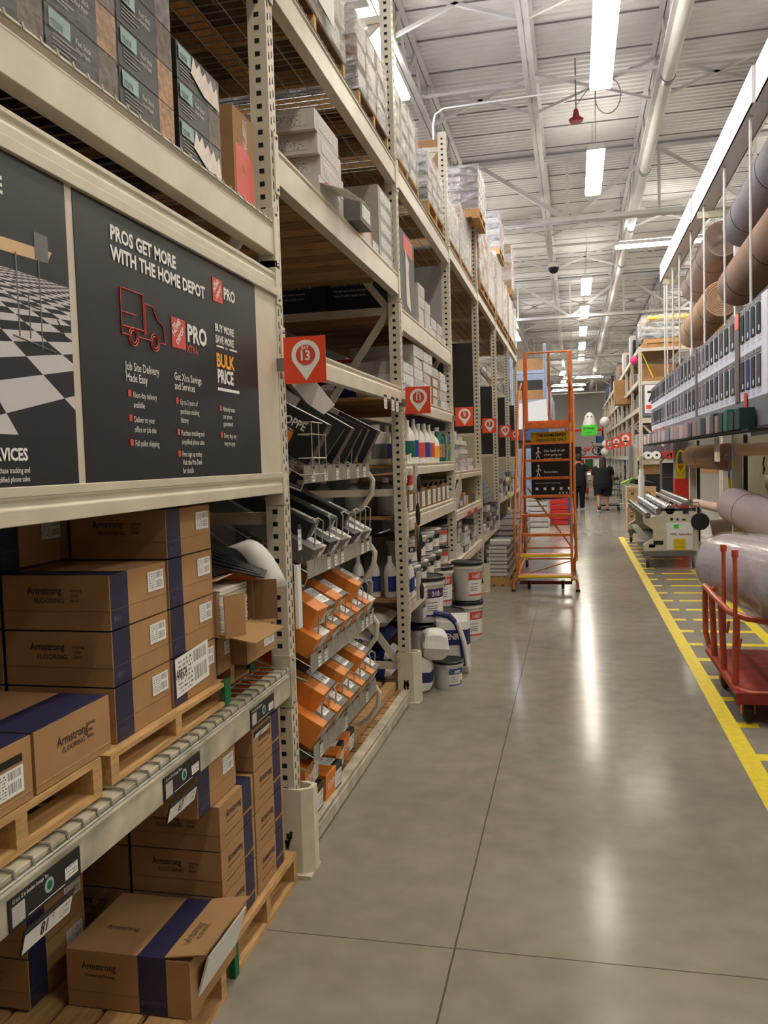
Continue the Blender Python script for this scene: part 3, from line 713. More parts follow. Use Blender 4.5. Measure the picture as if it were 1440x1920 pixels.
# big front cartons at left edge (end face with print facing the aisle)
def side_carton(label, loc, W, H, D, stripe=True, sticker=False):
    t = thing('flooring_carton', label, 'box', loc)
    m = M(); m.box(-D, 0, .002, W, 0, H)
    if stripe: m.box(-D*.42, -.004, .0, W+.001, H-.001, H+.001, 1)
    if not sticker:
        m.text('Armstrong', (.001, W*.27, H*.56), U_, V_, .034, 2, .85, .012); m.text('FLOORING', (.001, W*.33, H*.42), U_, V_, .019, 2, 1, .004)
        m.text('Inspiring', (.001, W*.66, H*.66), U_, V_, .014, 2, .8); m.text('Great', (.001, W*.66, H*.55), U_, V_, .014, 2, .8); m.text('Spaces', (.001, W*.66, H*.44), U_, V_, .014, 2, .8)
    else: m.box(.0002, .001, .02, W*.9, H*.68, H*.8, 3)
    m.box(.0003, .0012, .003, W-.004, H*.13, H*.14, 4)
    m.obj('carton_body', ['kraft', 'navy', 'ink', 'black_print', 'kraft_edge'], t, smooth=False)
    if sticker: m = M(); m.face([(.002, W*.55, .03), (.002, W*.9, .03), (.002, W*.9, .09), (.002, W*.55, .09)], 0, True); m.obj('label_sticker', 'box_label', t, smooth=False)
side_carton('large brown printed carton with navy top stripe at the front of the low shelf', (-1.195, 1.632, .998), .315, .142, .34)
side_carton('brown carton cut by the left frame edge with white barcode label', (-1.195, 1.3, .998), .322, .142, .34, True, True)
# open carton, its neighbours and the binder
arm('lower brown carton under the open tile carton', (-1.26, 2.715, .976), 0, W=.18, H=.13)
side_carton('brown carton with black printed side, beside the bay thirteen upright', (-1.2, 2.9, .985), .32, .135, .3, False, True)
t = thing('open_carton', 'open brown carton showing a stack of white tiles beside the upright', 'box', (-1.22, 2.7, 1.125))
m = M(); m.box(-.32, 0, 0, .34, 0, .004); m.box(-.32, 0, 0, .004, 0, .16); m.box(-.32, 0, .336, .34, 0, .16); m.box(-.32, -.316, 0, .34, 0, .16); m.obj('carton_body', 'kraft', t, smooth=False)
m = M(); m.rbox((.045, .045, .075), (.004, .09, .15), (0, 0, -.5)); m.obj('flap', 'kraft', t, smooth=False)
m = M(); m.rbox((.03, .36, .08), (.11, .004, .155), (0, 0, .35)); m.obj('flap', 'kraft_dark', t, smooth=False)
m = M(); m.rbox((.06, .17, -.005), (.14, .3, .004), (0, .2, 0)); m.obj('flap', 'kraft', t, smooth=False)
m = M(); m.rbox((-.12, .17, .178), (.2, .33, .004), (0, -.25, .1)); m.obj('flap', 'kraft_edge', t, smooth=False)
m = M()
for i in range(26): m.box(-.3, -.012+random.uniform(-.003, .003), .05, .3, .006+i*.006, .0105+i*.006)
o = m.obj('tile_stack', 'tile_edge', smooth=False, loc=(-1.22, 2.7, 1.125)); tag(o, 'stack of thin white floor tiles inside the open brown carton', 'tiles')
t = thing('sample_binder', 'fan of black sample binders lying above the open carton', 'binder', (-1.32, 2.98, 1.32))
for i in range(6): M().rbox((-.02*i, .02*i, .03+.016*i), (.34, .2, .008), (0, .25+.05*i, .3)).obj('black_cover', 'dark_box', t, bevel=.002)
m = M(); m.rbox((-.1, -.18, .0), (.2, .12, .05), (0, 0, .2)); m.obj('green_sample', 'plant_green', t)
m = M(); m.rbox((-.1, -.18, .05), (.2, .12, .05), (0, 0, .2)); m.obj('grey_sample', 'off_white_box', t)
n = 8; m = M(); vs = []
for i in range(n+1):
    a = i/n; vs += [(-.02+.1*a-.03*a*a, .0+.16*a, .1-.2*a*a), (-.02+.1*a+.05, .03+.16*a+.06, .12-.2*a*a)]
m.raw([(v[0]+.05, v[1]-.02, v[2]) for v in vs], [(2*i, 2*i+1, 2*i+3, 2*i+2) for i in range(n)]); o = m.obj('white_leaflet', 'paper_white', t); b = o.modifiers.new('s', 'SOLIDIFY'); b.thickness = .0015
# ---- lower floor stack
pallet('wooden pallet on the floor under the lower flooring stack, green painted corner', -1.145, 2.55, 0, .9, .66, .13, green=[(-.02, .004, -.004, .03, .0, .14)])
pallet('wooden pallet on the floor at the bottom left under the opened carton', -1.13, 1.45, 0, .95, 1.0, .12)
for i in range(3): arm('lower floor stack carton, nearer column, %s' % nth(i, 3), (-1.168, 2.53, .132+.156*i), 0, 'far', W=.3)
for i in range(4): arm('lower floor stack carton, farther column, %s' % nth(i, 4), (-1.168, 2.84, .132+.156*i), 0, 'far', W=.3)
arm('carton with white barcode label laid on top of the lower nearer column', (-1.19, 2.42, .601), 0, 'label', W=.31, H=.15)
for i in range(3): arm('shaded carton behind the lower floor stack, %s' % nth(i, 3), (-1.51, 2.53, .132+.156*i), 0, W=.3)
for i in range(3): arm('shaded carton behind the hanging price card, %s' % nth(i, 3), (-1.6, 2.1, .132+.156*i), 0, W=.3)
# opened carton
t = thing('opened_carton', 'long opened flooring carton lying at the bottom left, navy band around it', 'box', (-1.51, 2.16, .124))
m = M(); Lx, Wy, Hz = .4, .33, .175
m.box(0, .235, 0, Wy, 0, Hz); m.box(.235, .325, -.0008, Wy, 0, Hz+.0008, 1); m.box(.325, Lx, 0, Wy, 0, Hz*.97)
m.text('Armstrong', (.05, -.001, Hz*.68), (1, 0, 0), V_, .03, 2, .85, .012); m.text('Commercial Flooring', (.06, -.001, Hz*.55), (1, 0, 0), V_, .014, 2, .8)
m.text('Armstrong', (.06, .12, Hz+.001), (1, 0, 0), U_, .03, 2, .85, .01)
m.box(.004, .234, -.001, 0, Hz*.28, Hz*.285, 3); m.box(.24, .32, -.002, -.001, Hz*.16, Hz*.24, 4)
m.obj('carton_body', ['kraft', 'navy', 'ink', 'kraft_dark', 'ink_blue'], t, smooth=False)
m = M(); R = Euler((0, -.18, 0)).to_matrix()
m.rbox((.385, .17, Hz+.012), (.13, .335, .004), (0, -.16, 0), 0)
m.text('Armstrong', (.372, .06, Hz+.0195), U_, (-1, 0, .16), .03, 1, .8, .012); m.text('FLOORING', (.392, .09, Hz+.0165), U_, (-1, 0, .16), .016, 1, 1)
m.obj('raised_flap', ['kraft', 'ink'], t, smooth=False)
m = M(); m.rbox((.418, .19, .1), (.006, .29, .13), (0, .3, 0)); m.obj('white_liner', 'paper_white', t, smooth=False)
m = M(); m.rbox((-1.25, 1.62, .16), (.3, .24, .006), (.04, .05, .4)); m.rbox((-1.22, 1.66, .168), (.26, .22, .006), (.02, .08, .2)); o = m.obj('wood_plank_sample', 'stone_photo', smooth=False); tag(o, 'splintered grey wood look board lying at the bottom left corner', 'board')
# ---- black boxes over the sign bay
def black_box(label, y, z, W, H, img, torn=False, x=-1.2):
    t = thing('flooring_box', label, 'box', (x, y, z))
    m = M(); m.box(-.6, 0, 0, W*.7, 0, H, 0); m.box(-.6, .0004, W*.7, W, 0, H, 1)
    m.text('Peel Stick', (.002, W*.38, H*.62), U_, V_, .022, 2, .8, .006); m.text('Vinyl Plank', (.002, W*.38, H*.45), U_, V_, .018, 2, .8)
    for q in range(4): m.box(.001, .002, W*.08, W*(.3+.08*(q % 2)), H*(.18+.09*q), H*(.2+.09*q), 2)
    m.obj('box_body', ['dark_box', img, 'off_white_box'], t, bevel=.003)
    m = M(); m.face([(.003, .012, H*.55), (.003, .1, H*.55), (.003, .1, H*.93), (.003, .012, H*.93)], 0, True); m.obj('pale_label', 'aqua', t, smooth=False)
    m = M(); m.text('752378', (.004, .018, H*.6), U_, V_, .022, 0, .75, .01); m.obj('label_number', 'black_print', t, smooth=False)
    if torn:
        m = M(); pts = [(.0035, W*.3, H*.45)]
        for q in range(9): pts.append((.0035, W*(.36+.07*q), H*(.75 if q % 2 else .98)-H*.03*q))
        pts += [(.0035, W*.98, H*.1), (.0035, W*.6, H*.12)]; m.face(pts); m.obj('torn_paper_patch', 'torn_white', t, smooth=False)
zb = 2.72
for c_i, (y, n_, imgs, nm) in enumerate(((1.5, 4, ['brown_photo']*4, 'leftmost'), (1.83, 3, ['brown_photo', 'tan_photo', 'brown_photo'], 'second'), (2.165, 4, ['tan_photo', 'tan_photo', 'brown_photo', 'stone_photo'], 'third'), (2.525, 3, ['stone_photo', 'brown_photo', 'stone_photo'], 'rightmost'))):
    for i in range(n_): black_box('black plank box, %s stack above the big beam, %s' % (nm, nth(i, n_)), y, zb+.118*i, .325 if c_i else .32, .115, imgs[i], torn=(c_i == 3 and i != 1))
for y, a, nm in ((1.49, .62, 'leftmost two stacks'),): 
    o = M().box(-1.83, -1.193, y, y+a+.04, zb, zb+.48).obj('stretch_film', 'light_wrap', smooth=False); tag(o, 'clear stretch film around the leftmost black boxes', 'plastic film')
t = thing('moving_box', 'tall brown carton with orange printed panel beside the bay thirteen upright', 'box', (-1.2, 2.97, zb))
m = M(); m.box(-.4, 0, 0, .2, 0, .33); m.face([(.001, .015, .0), (.001, .185, .0), (.001, .185, .17), (.001, .13, .2), (.001, .1, .24), (.001, .07, .2), (.001, .015, .2)], 1)
m.text('THE', (.002, .08, .13), U_, V_, .014, 2); m.text('HOME', (.002, .065, .113), U_, V_, .02, 2); m.text('DEPOT', (.002, .065, .095), U_, V_, .018, 2)
m.obj('box_body', ['kraft', 'sign_red', 'kraft_edge'], t, bevel=.002)
M().box(.0, .002, .09, .13, .2, .31).obj('clear_tape', 'clear_plastic', t, smooth=False)
# ---- wrapped pallet loads on top
def load(label, x, y, z, W, L, H, mats, nz=4, ny=3, pal=True, doc=False, wrap='stretch_wrap'):
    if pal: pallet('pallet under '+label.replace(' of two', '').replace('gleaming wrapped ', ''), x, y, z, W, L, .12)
    zz = z+(.121 if pal else 0)
    t = thing('wrapped_load', label, 'pallet load', (x, y, zz))
    h = H/nz; l = L/ny; me = {}
    for i in range(nz):
        for j in range(ny):
            mt = mats[(i+j) % len(mats)]
            if mt not in me:
                m = M(); m.box(-W+.01, -.012, .003, l-.003, .002, h-.003); m.face([(-.011, l*.15, h*.2), (-.011, l*.85, h*.2), (-.011, l*.85, h*.8), (-.011, l*.15, h*.8)], 1, True)
                m.face([(-W*.8, .002, h*.2), (-W*.2, .002, h*.2), (-W*.2, .002, h*.8), (-W*.8, .002, h*.8)], 1, True)
                o = m.obj('carton', [mt, {'kraft': 'kraft_label', 'dark_box': 'wrap_print'}.get(mt, 'white_text')], t, smooth=False); me[mt] = o
            else: o = me[mt].copy(); COL.objects.link(o)
            o.location = (0, j*l, i*h)
    m = M(); n = 7
    m.box(-W-.004, .004, -.006, L+.006, -.01, H+.006); m.obj('stretch_film', wrap, t, smooth=False)
    if doc:
        m = M(); m.face([(.008, L*.45, H*.1), (.008, L*.8, H*.1), (.008, L*.8, H*.75), (.008, L*.45, H*.75)])
        m.obj('white_sheet', 'paper_white', t, smooth=False)
        m = M(); m.text('24', (.01, L*.52, H*.42), U_, V_, .08, bold=.02); m.text('257', (.01, L*.52, H*.2), U_, V_, .09, bold=.02); m.box(.009, .01, L*.5, L*.66, H*.6, H*.66); m.obj('sheet_lettering', 'black_print', t, smooth=False)
    return t
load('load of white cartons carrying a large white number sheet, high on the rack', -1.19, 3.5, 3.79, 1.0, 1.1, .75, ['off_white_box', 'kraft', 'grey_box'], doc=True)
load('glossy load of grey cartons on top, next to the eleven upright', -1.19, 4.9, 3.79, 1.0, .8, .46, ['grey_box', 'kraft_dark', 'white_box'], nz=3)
load('grey wrapped load above the bay eleven upright', -1.2, 5.95, 3.8, 1.0, .95, .5, ['grey_box', 'grey_box', 'stone_photo'], nz=4)
load('small wrapped load of grey cartons on its pallet, above the eleven bay', -1.16, 7.15, 3.8, 1.0, .85, .42, ['grey_box', 'off_white_box'], nz=4)
load('pale shrink wrapped load just past the bay nine upright', -1.2, 8.5, 3.86, .95, 1.0, .42, ['white_box', 'paper_white'], nz=5)
load('second pale wrapped load above the nine bay', -1.2, 9.6, 3.86, .95, 1.05, .6, ['white_box', 'off_white_box'], nz=5)
load('raised load of dark grey cartons high over the nine bay', -1.05, 10.2, 4.585, 1.1, .75, .5, ['grey_box', 'stone_photo'], nz=5)
o = M().box(-2.0, -1.3, 9.0, 9.06, 3.98, 5.1).obj('cardboard_sheet', 'kraft', smooth=False); tag(o, 'tall brown cardboard sheet standing above the nine bay', 'cardboard')
for j, (k, a, b, h, nm) in enumerate(((3, 10.95, 1.1, .9, 'above the seven sign, nearer'), (3, 12.1, 1.05, .8, 'above the seven sign, farther'), (4, 13.45, 1.1, .95, 'above the five sign, nearer'), (4, 14.6, 1.05, .75, 'above the five sign, farther'), (5, 16.0, 1.1, .8, 'above the three sign, nearer'), (5, 17.15, 1.0, .6, 'above the three sign, farther'))):
    load('gleaming wrapped load '+nm+' of two', -1.14, a, 3.895, 1.0, b, h, [['kraft', 'white_box'], ['white_box', 'off_white_box'], ['off_white_box', 'white_box']][j % 3], nz=6)
load('stacked upper load of pale boxes over the five bay', -1.1, 13.7, 4.97, 1.0, .9, .55, ['off_white_box', 'stone_photo'], nz=6)
load('stacked upper load of brown boxes over the three bay', -1.1, 16.3, 4.82, 1.0, .7, .8, ['kraft', 'white_box'], nz=5)
load('unseen stacked load added to block light above the near bay', -1.3, 1.0, 3.8, .9, 2.1, .6, ['kraft', 'grey_box'], nz=3)  # load out of view, added to keep light off the near bay
# ---- bay beyond 13: high shelf boxes
def box3(name, label, cat, loc, size, mats, rz=0, face='box_label', fa=None, rot=None, group=None, bevel=0, side=None):
    """box extends -x, +y, +z of loc; mats body; sticker face on +x front"""
    t = thing(name, label, cat, loc, rz, group)
    if rot: t.rotation_euler = rot
    D, W, H = size
    M().box(-D, 0, 0, W, 0, H).obj('box_body', mats, t, smooth=False, bevel=bevel)
    a = fa or (.15, .85, .2, .8)
    if face:
        m = M(); m.face([(.0015, W*a[0], H*a[2]), (.0015, W*a[1], H*a[2]), (.0015, W*a[1], H*a[3]), (.0015, W*a[0], H*a[3])], 0, True); m.obj('front_print', face, t, smooth=False)
    if side:
        m = M(); m.face([(-D*.9, -.0015, H*.2), (-D*.1, -.0015, H*.2), (-D*.1, -.0015, H*.8), (-D*.9, -.0015, H*.8)], 0, True); m.obj('side_print', side, t, smooth=False)
    return t
for i in range(3): 
    t = box3('flooring_box', 'white carton with orange round seal on the high shelf, %s of three' % nth(i, 3), 'box', (-1.19+.0*i, 3.98-.04*i+.08, 3.135+.1*i), (.45, .42, .098), 'white_box', 0, 'white_text', side='white_text')
    m = M(); m.lathe([(0, 0), (.03, 0)], (-.41, -.002, .06), 18, 0, 'y'); m.obj('orange_seal', 'sign_red', t)
box3('flooring_box', 'white carton under the three sealed ones on the high shelf', 'box', (-1.19, 4.02, 3.0), (.45, .45, .13), 'white_box', 0, 'white_text')
t = thing('paper_sheet', 'loose white sheet with red stripes draped over the high shelf carton', 'paper', (-1.18, 4.2, 3.14)); M().rbox((0, .0, -.03), (.28, .34, .003), (.1, .35, 0)).obj('sheet', 'paper_white', t); M().rbox((.03, .0, -.037), (.02, .34, .004), (.1, .35, 0)).obj('red_stripe', 'sign_red', t)
box3('flooring_box', 'small grey carton jutting over the wide beam beyond the thirteen sign', 'box', (-1.1, 4.48, 3.03), (.35, .26, .12), 'grey_box', 0, 'text_label')
box3('flooring_box', 'orange and white carton lying at the wide beam edge', 'box', (-1.17, 4.78, 3.0), (.3, .25, .1), 'orange_box', 0, 'white_text')
box3('flooring_box', 'grey carton with white barcode label near the eleven upright', 'box', (-1.18, 5.06, 3.0), (.3, .22, .1), 'grey_box', 0, 'box_label')
for i in range(5): box3('flooring_box', 'pale stacked plank carton against the eleven upright, %s of five' % nth(i, 5), 'box', (-1.19, 5.33, 3.0+.098*i), (.9, .42, .096), 'off_white_box', 0, 'text_label')
for i in range(2): box3('display_carton', 'black carton with white opening instructions, %s of the pair' % ('left' if i else 'right'), 'box', (-1.27-.46*i, 5.92, 2.8), (.44, .12, .3), 'dark_box', 0, None)
for o_ in [o for o in COL.objects if o.name.startswith('display_carton')]:
    m = M(); m.text('OPEN CARTON AT BOTTOM', (-.42, -.002, .19), (1, 0, 0), V_, .03, 0, .8, .008); m.text('Cut tape and remove overpack', (-.4, -.002, .15), (1, 0, 0), V_, .024, 0, .8); m.text('carton to utilize display carton', (-.4, -.002, .115), (1, 0, 0), V_, .024, 0, .8)
    m.obj('side_lettering', 'off_white_box', o_, smooth=False)
# ---- tilted wire shelves with flooring boxes
ANG = math.radians(30)
def wshelf(z, nm, tags):
    t = thing('tilted_wire_shelf', nm, 'wire shelf', (-1.15, 3.5, z))
    m = M(); m.box(-.002, .002, 0, 1.2, -.04, .04); m.obj('price_channel', 'wire_grey', t, smooth=False)
    m = M()
    ca, sa = math.cos(ANG), math.sin(ANG)
    for i in range(25): y = .0+i*.05; m.tube([(0, y, -.01), (-.62*ca, y, .62*sa-.01)], .0022, n=4)
    for i in range(7): d = .02+i*.1; m.tube([(-d*ca, 0, d*sa-.014), (-d*ca, 1.2, d*sa-.014)], .003, n=4)
    m.obj('wire_bed', 'wire_grey', t)
    for y in (.1, .33, .56, .8, 1.03): M().tube([(.0, y, 0), (.015, y, .2), (.0, y+.015, .215), (-.004, y+.1, .215), (.015, y+.115, .2), (0, y+.115, 0)], .0035, n=6).obj('wire_divider', 'wire_grey', t)
    m = M(); m.tube([(.01, -.02, -.02), (-.01, -.02, -.07), (-.25, -.02, .02), (-.6, -.02, .3)], .005, n=6); m.obj('end_wire', 'wire_grey', t)
    M().tube([(-.03, 1.24, .0), (.01, 1.24, -.06), (0, 1.24, -.14), (-.06, 1.24, -.22), (-.14, 1.24, -.26)], .016, n=8).obj('curved_tube_bracket', 'cream_paint', t)
    for y in tags:
        m = M(); m.face([(.004, y, -.035), (.004, y+.05, -.035), (.004, y+.05, .035), (.004, y, .035)], 0, True); m.obj('price_card', 'price_tag', t, smooth=False)
SHZ = [(1.68, 'topmost tilted wire shelf, holding the black photo boxes', (.1, .3, .5, .7, .9, 1.05)), (1.26, 'second tilted wire shelf, holding long dark cartons', (.3, .42, .54, .95, 1.08)),
       (.84, 'third tilted wire shelf from the top, holding orange cartons', (.1, .2, .9, 1.0, 1.1)), (.43, 'lowest tilted wire shelf, holding orange and grey cartons', (.08, .5, .95))]
for z, nm, tg in SHZ: wshelf(z, nm, tg)
def slant(label, y, z, W, H, L, secs, pitch=ANG, yaw=0, x=-1.165, txt=None, sticker=True, name='flooring_box', lift=.01):
    """secs: list of (fraction of width, material)"""
    t = thing(name, label, 'box', (x, y, z+lift)); t.rotation_euler = (0, pitch, yaw)
    m = M(); a = 0; mats = []
    for fr, mt in secs:
        mats.append(mt); m.box(-L, 0, W*a, W*(a+fr), 0, H, len(mats)-1); a += fr
    if txt: mats.append('paper_white'); m.text(txt, (.001, W*.1, H*.35), U_, V_, H*.42, len(mats)-1, .8, .01); m.text(txt, (-L*.5, W*.1, H+.001), U_, (-1, 0, 0), H*.4, len(mats)-1, .8, .01)
    m.obj('box_body', mats, t, smooth=False, bevel=.002)
    if sticker: 
        m = M(); m.face([(-.14, W*.55, H+.0012), (-.14, W*.95, H+.0012), (-.03, W*.95, H+.0012), (-.03, W*.55, H+.0012)], 0, True); m.face([(.0012, W*.55, H*.1), (.0012, W*.95, H*.1), (.0012, W*.95, H*.75), (.0012, W*.55, H*.75)], 0, True); m.obj('label_sticker', 'box_label', t, smooth=False)
    return t
# topmost: black photo boxes leaning
def roppe(label, y, z, yaw, pitch, x=-1.14):
    t = thing('flooring_box', label, 'box', (x, y, z)); t.rotation_euler = (0, pitch, yaw)
    m = M(); D, W, H = .34, .1, .2
    m.box(-D, 0, 0, W, 0, H)
    m.face([(-.24, -.001, .0), (0, -.001, 0), (0, -.001, H), (-.24, -.001, H)], 1); m.face([(-.24, -.0015, 0), (-.12, -.0015, 0), (-.12, -.0015, H*.5), (-.24, -.0015, H*.5)], 4)
    m.text('ROPPE', (-.21, -.002, H*.62), (1, 0, 0), V_, .052, 2, .85, .01); m.text('premium wall base', (-.21, -.002, H*.52), (1, 0, 0), V_, .014, 2, .8)
    m.face([(0.001, 0, 0), (.001, W, 0), (.001, W, H), (.001, 0, H)], 3)
    m.obj('box_body', ['off_white_box', 'black_print', 'paper_white', 'brown_photo', 'orange_box'], t, smooth=False, bevel=.002)
for i, (y, yaw, p, nm) in enumerate(((3.53, .1, .5, 'nearest, behind the wire basket'), (3.72, .25, .62, 'left of the lettered pair'), (3.9, .1, .55, 'second from the left group'), (4.12, .2, .5, 'brown photo panel, in the middle'), (4.3, .15, .45, 'lettered one at the far end'), (4.5, .1, .5, 'farthest, by the curved bracket'))):
    roppe('black and white photo box on the topmost wire shelf, '+nm, y, 1.72, yaw, p)
t = slant('white upturned box resting on the photo boxes, topmost wire shelf', 3.86, 1.93, .17, .1, .3, [(.55, 'white_box'), (.45, 'brown_photo')], .9, .5, -1.18, sticker=False)
for i in range(5): slant('long dark grey carton sloping down the second wire shelf, %s from the left' % ('first', 'second', 'third', 'fourth', 'fifth')[i], 3.54+i*.225, 1.26, .2, .085+.012*(i % 2), .62, [(.75, 'dark_box' if i % 2 else 'grey_box'), (.25, 'off_white_box')], ANG, .0, -1.17)
for i in range(3): slant('long dark carton lying crossed over the others on the second wire shelf, %s' % ('lowest', 'middle', 'upper')[i], 3.62+i*.3, 1.375, .17, .08, .6, [(.8, 'dark_box'), (.2, 'grey_box')], ANG*.9, .12, -1.19)
for i in range(5): slant('orange and white box on the third wire shelf, %s from the left' % ('first', 'second', 'third', 'fourth', 'fifth')[i], 3.52+i*.23, .85, .2, .1, .5, [(.45, 'orange_box'), (.55, 'white_box' if i in (0, 4) else 'grey_box')], ANG, .0, -1.17, 'ROPPE')
for i, y in enumerate((3.56, 3.85, 4.28)): slant('orange box heaped on top of the third wire shelf row, %s' % ('nearest', 'middle', 'farthest')[i], y, .965, .22, .11, .5, [(.6, 'orange_box'), (.4, 'grey_box')], ANG, -.1+.1*i, -1.18)
for i in range(5): slant('grey and orange box on the lowest wire shelf, %s from the left' % ('first', 'second', 'third', 'fourth', 'fifth')[i], 3.52+i*.235, .44, .21, .12, .5, [(.4, 'orange_box'), (.6, 'grey_box')], ANG, 0, -1.17, 'ROPPE')
for i, y in enumerate((3.6, 3.95, 4.3)): slant('glossy orange box heaped on the lowest wire shelf row, %s' % ('nearest', 'middle', 'farthest')[i], y, .57, .24, .11, .5, [(.5, 'orange_box'), (.5, 'grey_box')], ANG, .05, -1.18)
for i, (y, z, yaw, x) in enumerate(((3.5, .105, .0, -1.19), (3.5, .235, .04, -1.2), (3.78, .105, -.05, -1.19), (4.06, .105, .1, -1.22), (4.3, .105, .0, -1.25))):
    slant('orange and black lettered box on the low plank deck, '+('nearest at the bottom', 'nearest, stacked on top', 'second along the floor beam', 'third along the floor beam', 'farthest along the floor beam')[i], y, z, .24, .125, .45, [(.62, 'orange_box'), (.38, 'dark_box')], .05, yaw, x, 'ROPPE', lift=0)
m = M()
t = thing('plank_bundle', 'row of short raw wooden boards laid crosswise by the eleven upright', 'boards', (-1.9, 4.6, .101))
for i in range(7): M().box(0, .64, i*.155, i*.155+.147, 0, .028).obj('board', 'wood_raw', t, smooth=False)
t = thing('plank_bundle', 'two long wooden battens lying over the short boards by the eleven upright', 'boards', (-1.42, 4.45, .13))
for x in (0, .1): M().box(x, x+.07, 0, 1.25, 0, .045).obj('batten', 'wood_raw', t, smooth=False)
# hanging info cards at post 1
t = thing('hanging_card', 'white hanging card booklet beside the bay thirteen upright', 'card', (-1.15, 3.349, 1.3)); M().box(-.01, .006, 0, .05, -.27, 0).obj('booklet', 'banner_white', t, bevel=.002); M().tube([(0, .02, 0), (.02, .02, .01), (.02, .02, .04)], .004, n=6).obj('hook', 'steel', t)
t = thing('price_tag', 'small white price card clipped on the right of the bay thirteen upright', 'price tag', (-1.15, 3.38, 1.36)); m = M(); m.face([(.004, 0, 0), (.004, .045, 0), (.004, .045, .11), (.004, 0, .11)], 0, True); m.obj('card', 'price_tag', t, smooth=False)
t = thing('wire_basket', 'empty wire leaflet basket on the bay thirteen upright', 'basket', (-1.13, 3.38, 1.68))
m = M()
for z in (0, .07, .17, .22): m.tube([(0, 0, z), (.06, 0, z), (.06, .2, z), (0, .2, z), (0, 0, z)], .003, n=5)
for y in (0, .1, .2): m.tube([(.06, y, 0), (.06, y, .22)], .0025, n=4)
m.obj('wires', 'wire_grey', t)
for i, y in enumerate((5.2, 5.42, 5.56)):
    m = M(); m.face([(FX+.004, y, 2.06), (FX+.004, y+.09, 2.06), (FX+.004, y+.09, 2.15), (FX+.004, y, 2.15)], 0, True); o = m.obj('price_tag', 'price_tag', smooth=False)
    tag(o, 'white tag on the beam left of the eleven upright, %s of three' % ('nearest', 'middle', 'farthest')[i], 'price tag')
# ---------------------------------------------------------------- bottles, pails, bags
def pail(label, x, y, z, r=.15, h=.36, body='pail_white', num=None, band='sign_red', lab='pail_label', lid='lid_black', ang=-.75, patch=None):
    t = thing('pail', label, 'bucket', (x, y, z))
    m = M(); m.lathe([(0, 0), (r*.86, 0), (r*.88, .01), (r*.95, h*.84), (r*1.02, h*.845), (r*1.02, h*.9), (r*.97, h*.91), (r*.97, h)], n=28); m.obj('bucket_body', body, t)
    m = M(); m.lathe([(r*1.03, h*.93), (r*1.04, h), (r*.98, h*1.02), (r*.94, h*1.0), (0, h*1.0)], n=28); m.obj('lid', lid, t)
    m = M(); a0, a1 = ang-.62, ang+.62; n = 10
    def rr(q): return r*(.88+.07*q/.84)+.0015
    m.lathe([(rr(.12), h*.12), (rr(.55), h*.55)], arc=(a0, a1), n=n, mi=0); m.lathe([(rr(.55), h*.55), (rr(.76), h*.76)], arc=(a0, a1), n=n, mi=1); m.lathe([(rr(.12)+.001, h*.13), (rr(.18)+.001, h*.18)], arc=(a0, a1), n=n, mi=1)
    for q in (.26, .31, .36, .44): m.lathe([(rr(q)+.001, h*q), (rr(q)+.001, h*(q+.018))], arc=(a0+.12, a0+.7), n=4, mi=3)
    if patch: m.lathe([(rr(.2)+.002, h*.2), (rr(.3)+.002, h*.3)], arc=(a1-.35, a1-.12), n=4, mi=4)
    if num: ctext(m, num, (0, 0), rr(.6)+.002, ang, h*.595, h*.15, 2, .95, .03)
    m.obj('wrap_label', ['paper_white', band, 'paper_white', 'band_grey', 'sign_red'], t, smooth=False)
    if r > .1:
        m = M(); m.tube([(r*1.03*math.cos(a), r*1.03*math.sin(a), h*.86-.5*r*math.sin((a-ang+.9)/1.8*PI)) for a in [ang-.9+1.8*i/10 for i in range(11)]], .0022, n=5); m.obj('handle', 'steel', t)
    return t
def bottle(label, x, y, z, h=.24, r=.04, body='bottle_white', lab='blue_print', cap='bottle_white', name='cleaner_bottle', flat=1.0, handle=False, cat='bottle'):
    t = thing(name, label, cat, (x, y, z))
    m = M(); m.lathe([(0, 0), (r*.95, 0), (r, .01), (r, h*.62), (r*.85, h*.72), (r*.35, h*.86), (r*.3, h*.9)], n=16); o = m.obj('bottle_body', body, t); o.scale = (flat, 1, 1)
    M().lathe([(r*.36, h*.88), (r*.34, h), (0, h)], n=12).obj('cap', cap, t)
    if lab: m = M(); m.lathe([(r+.0012, h*.14), (r+.0012, h*.52)], arc=(-1.7, .4), n=8); m.obj('wrap_label', lab, t).scale = (flat, 1, 1)
    if handle: M().tube([(r*.5, 0, h*.8), (r*.95, 0, h*.78), (r*.98, 0, h*.6), (r*.8, 0, h*.55)], .012, n=7).obj('handle', body, t)
    return t
# cleaner bottles on the shelf beyond the eleven sign
for i, (y, bd, lb, h, r, nm) in enumerate(((5.98, 'bottle_yellow', 'black_print', .36, .05, 'tall yellow glue bottle at the near end of the cleaner shelf'), (6.3, 'bottle_white', 'teal_print', .33, .062, 'white bottle with green label marked by the yellow one'),
        (6.58, 'bottle_white', 'blue_print', .35, .04, 'slim white bottle with blue stripe on the cleaner shelf'), (6.78, 'bottle_white', 'sign_red', .32, .055, 'white bottle with red and blue print on the cleaner shelf'), (7.05, 'bottle_white', 'blue_print', .33, .055, 'white bottle with blue label on the cleaner shelf'),
        (7.3, 'bottle_white', 'sign_red', .33, .05, 'white bottle with red label right of the blue ones'), (7.5, 'bottle_white', 'sign_yellow', .28, .06, 'white jug with yellow spot beside the green bottle'), (7.72, 'teal_print', 'tan_photo', .32, .075, 'green bottle with brown wood picture on the cleaner shelf'))):
    bottle(nm, -1.24, y, 1.705, h, r, bd, lb, name='cleaner_bottle')
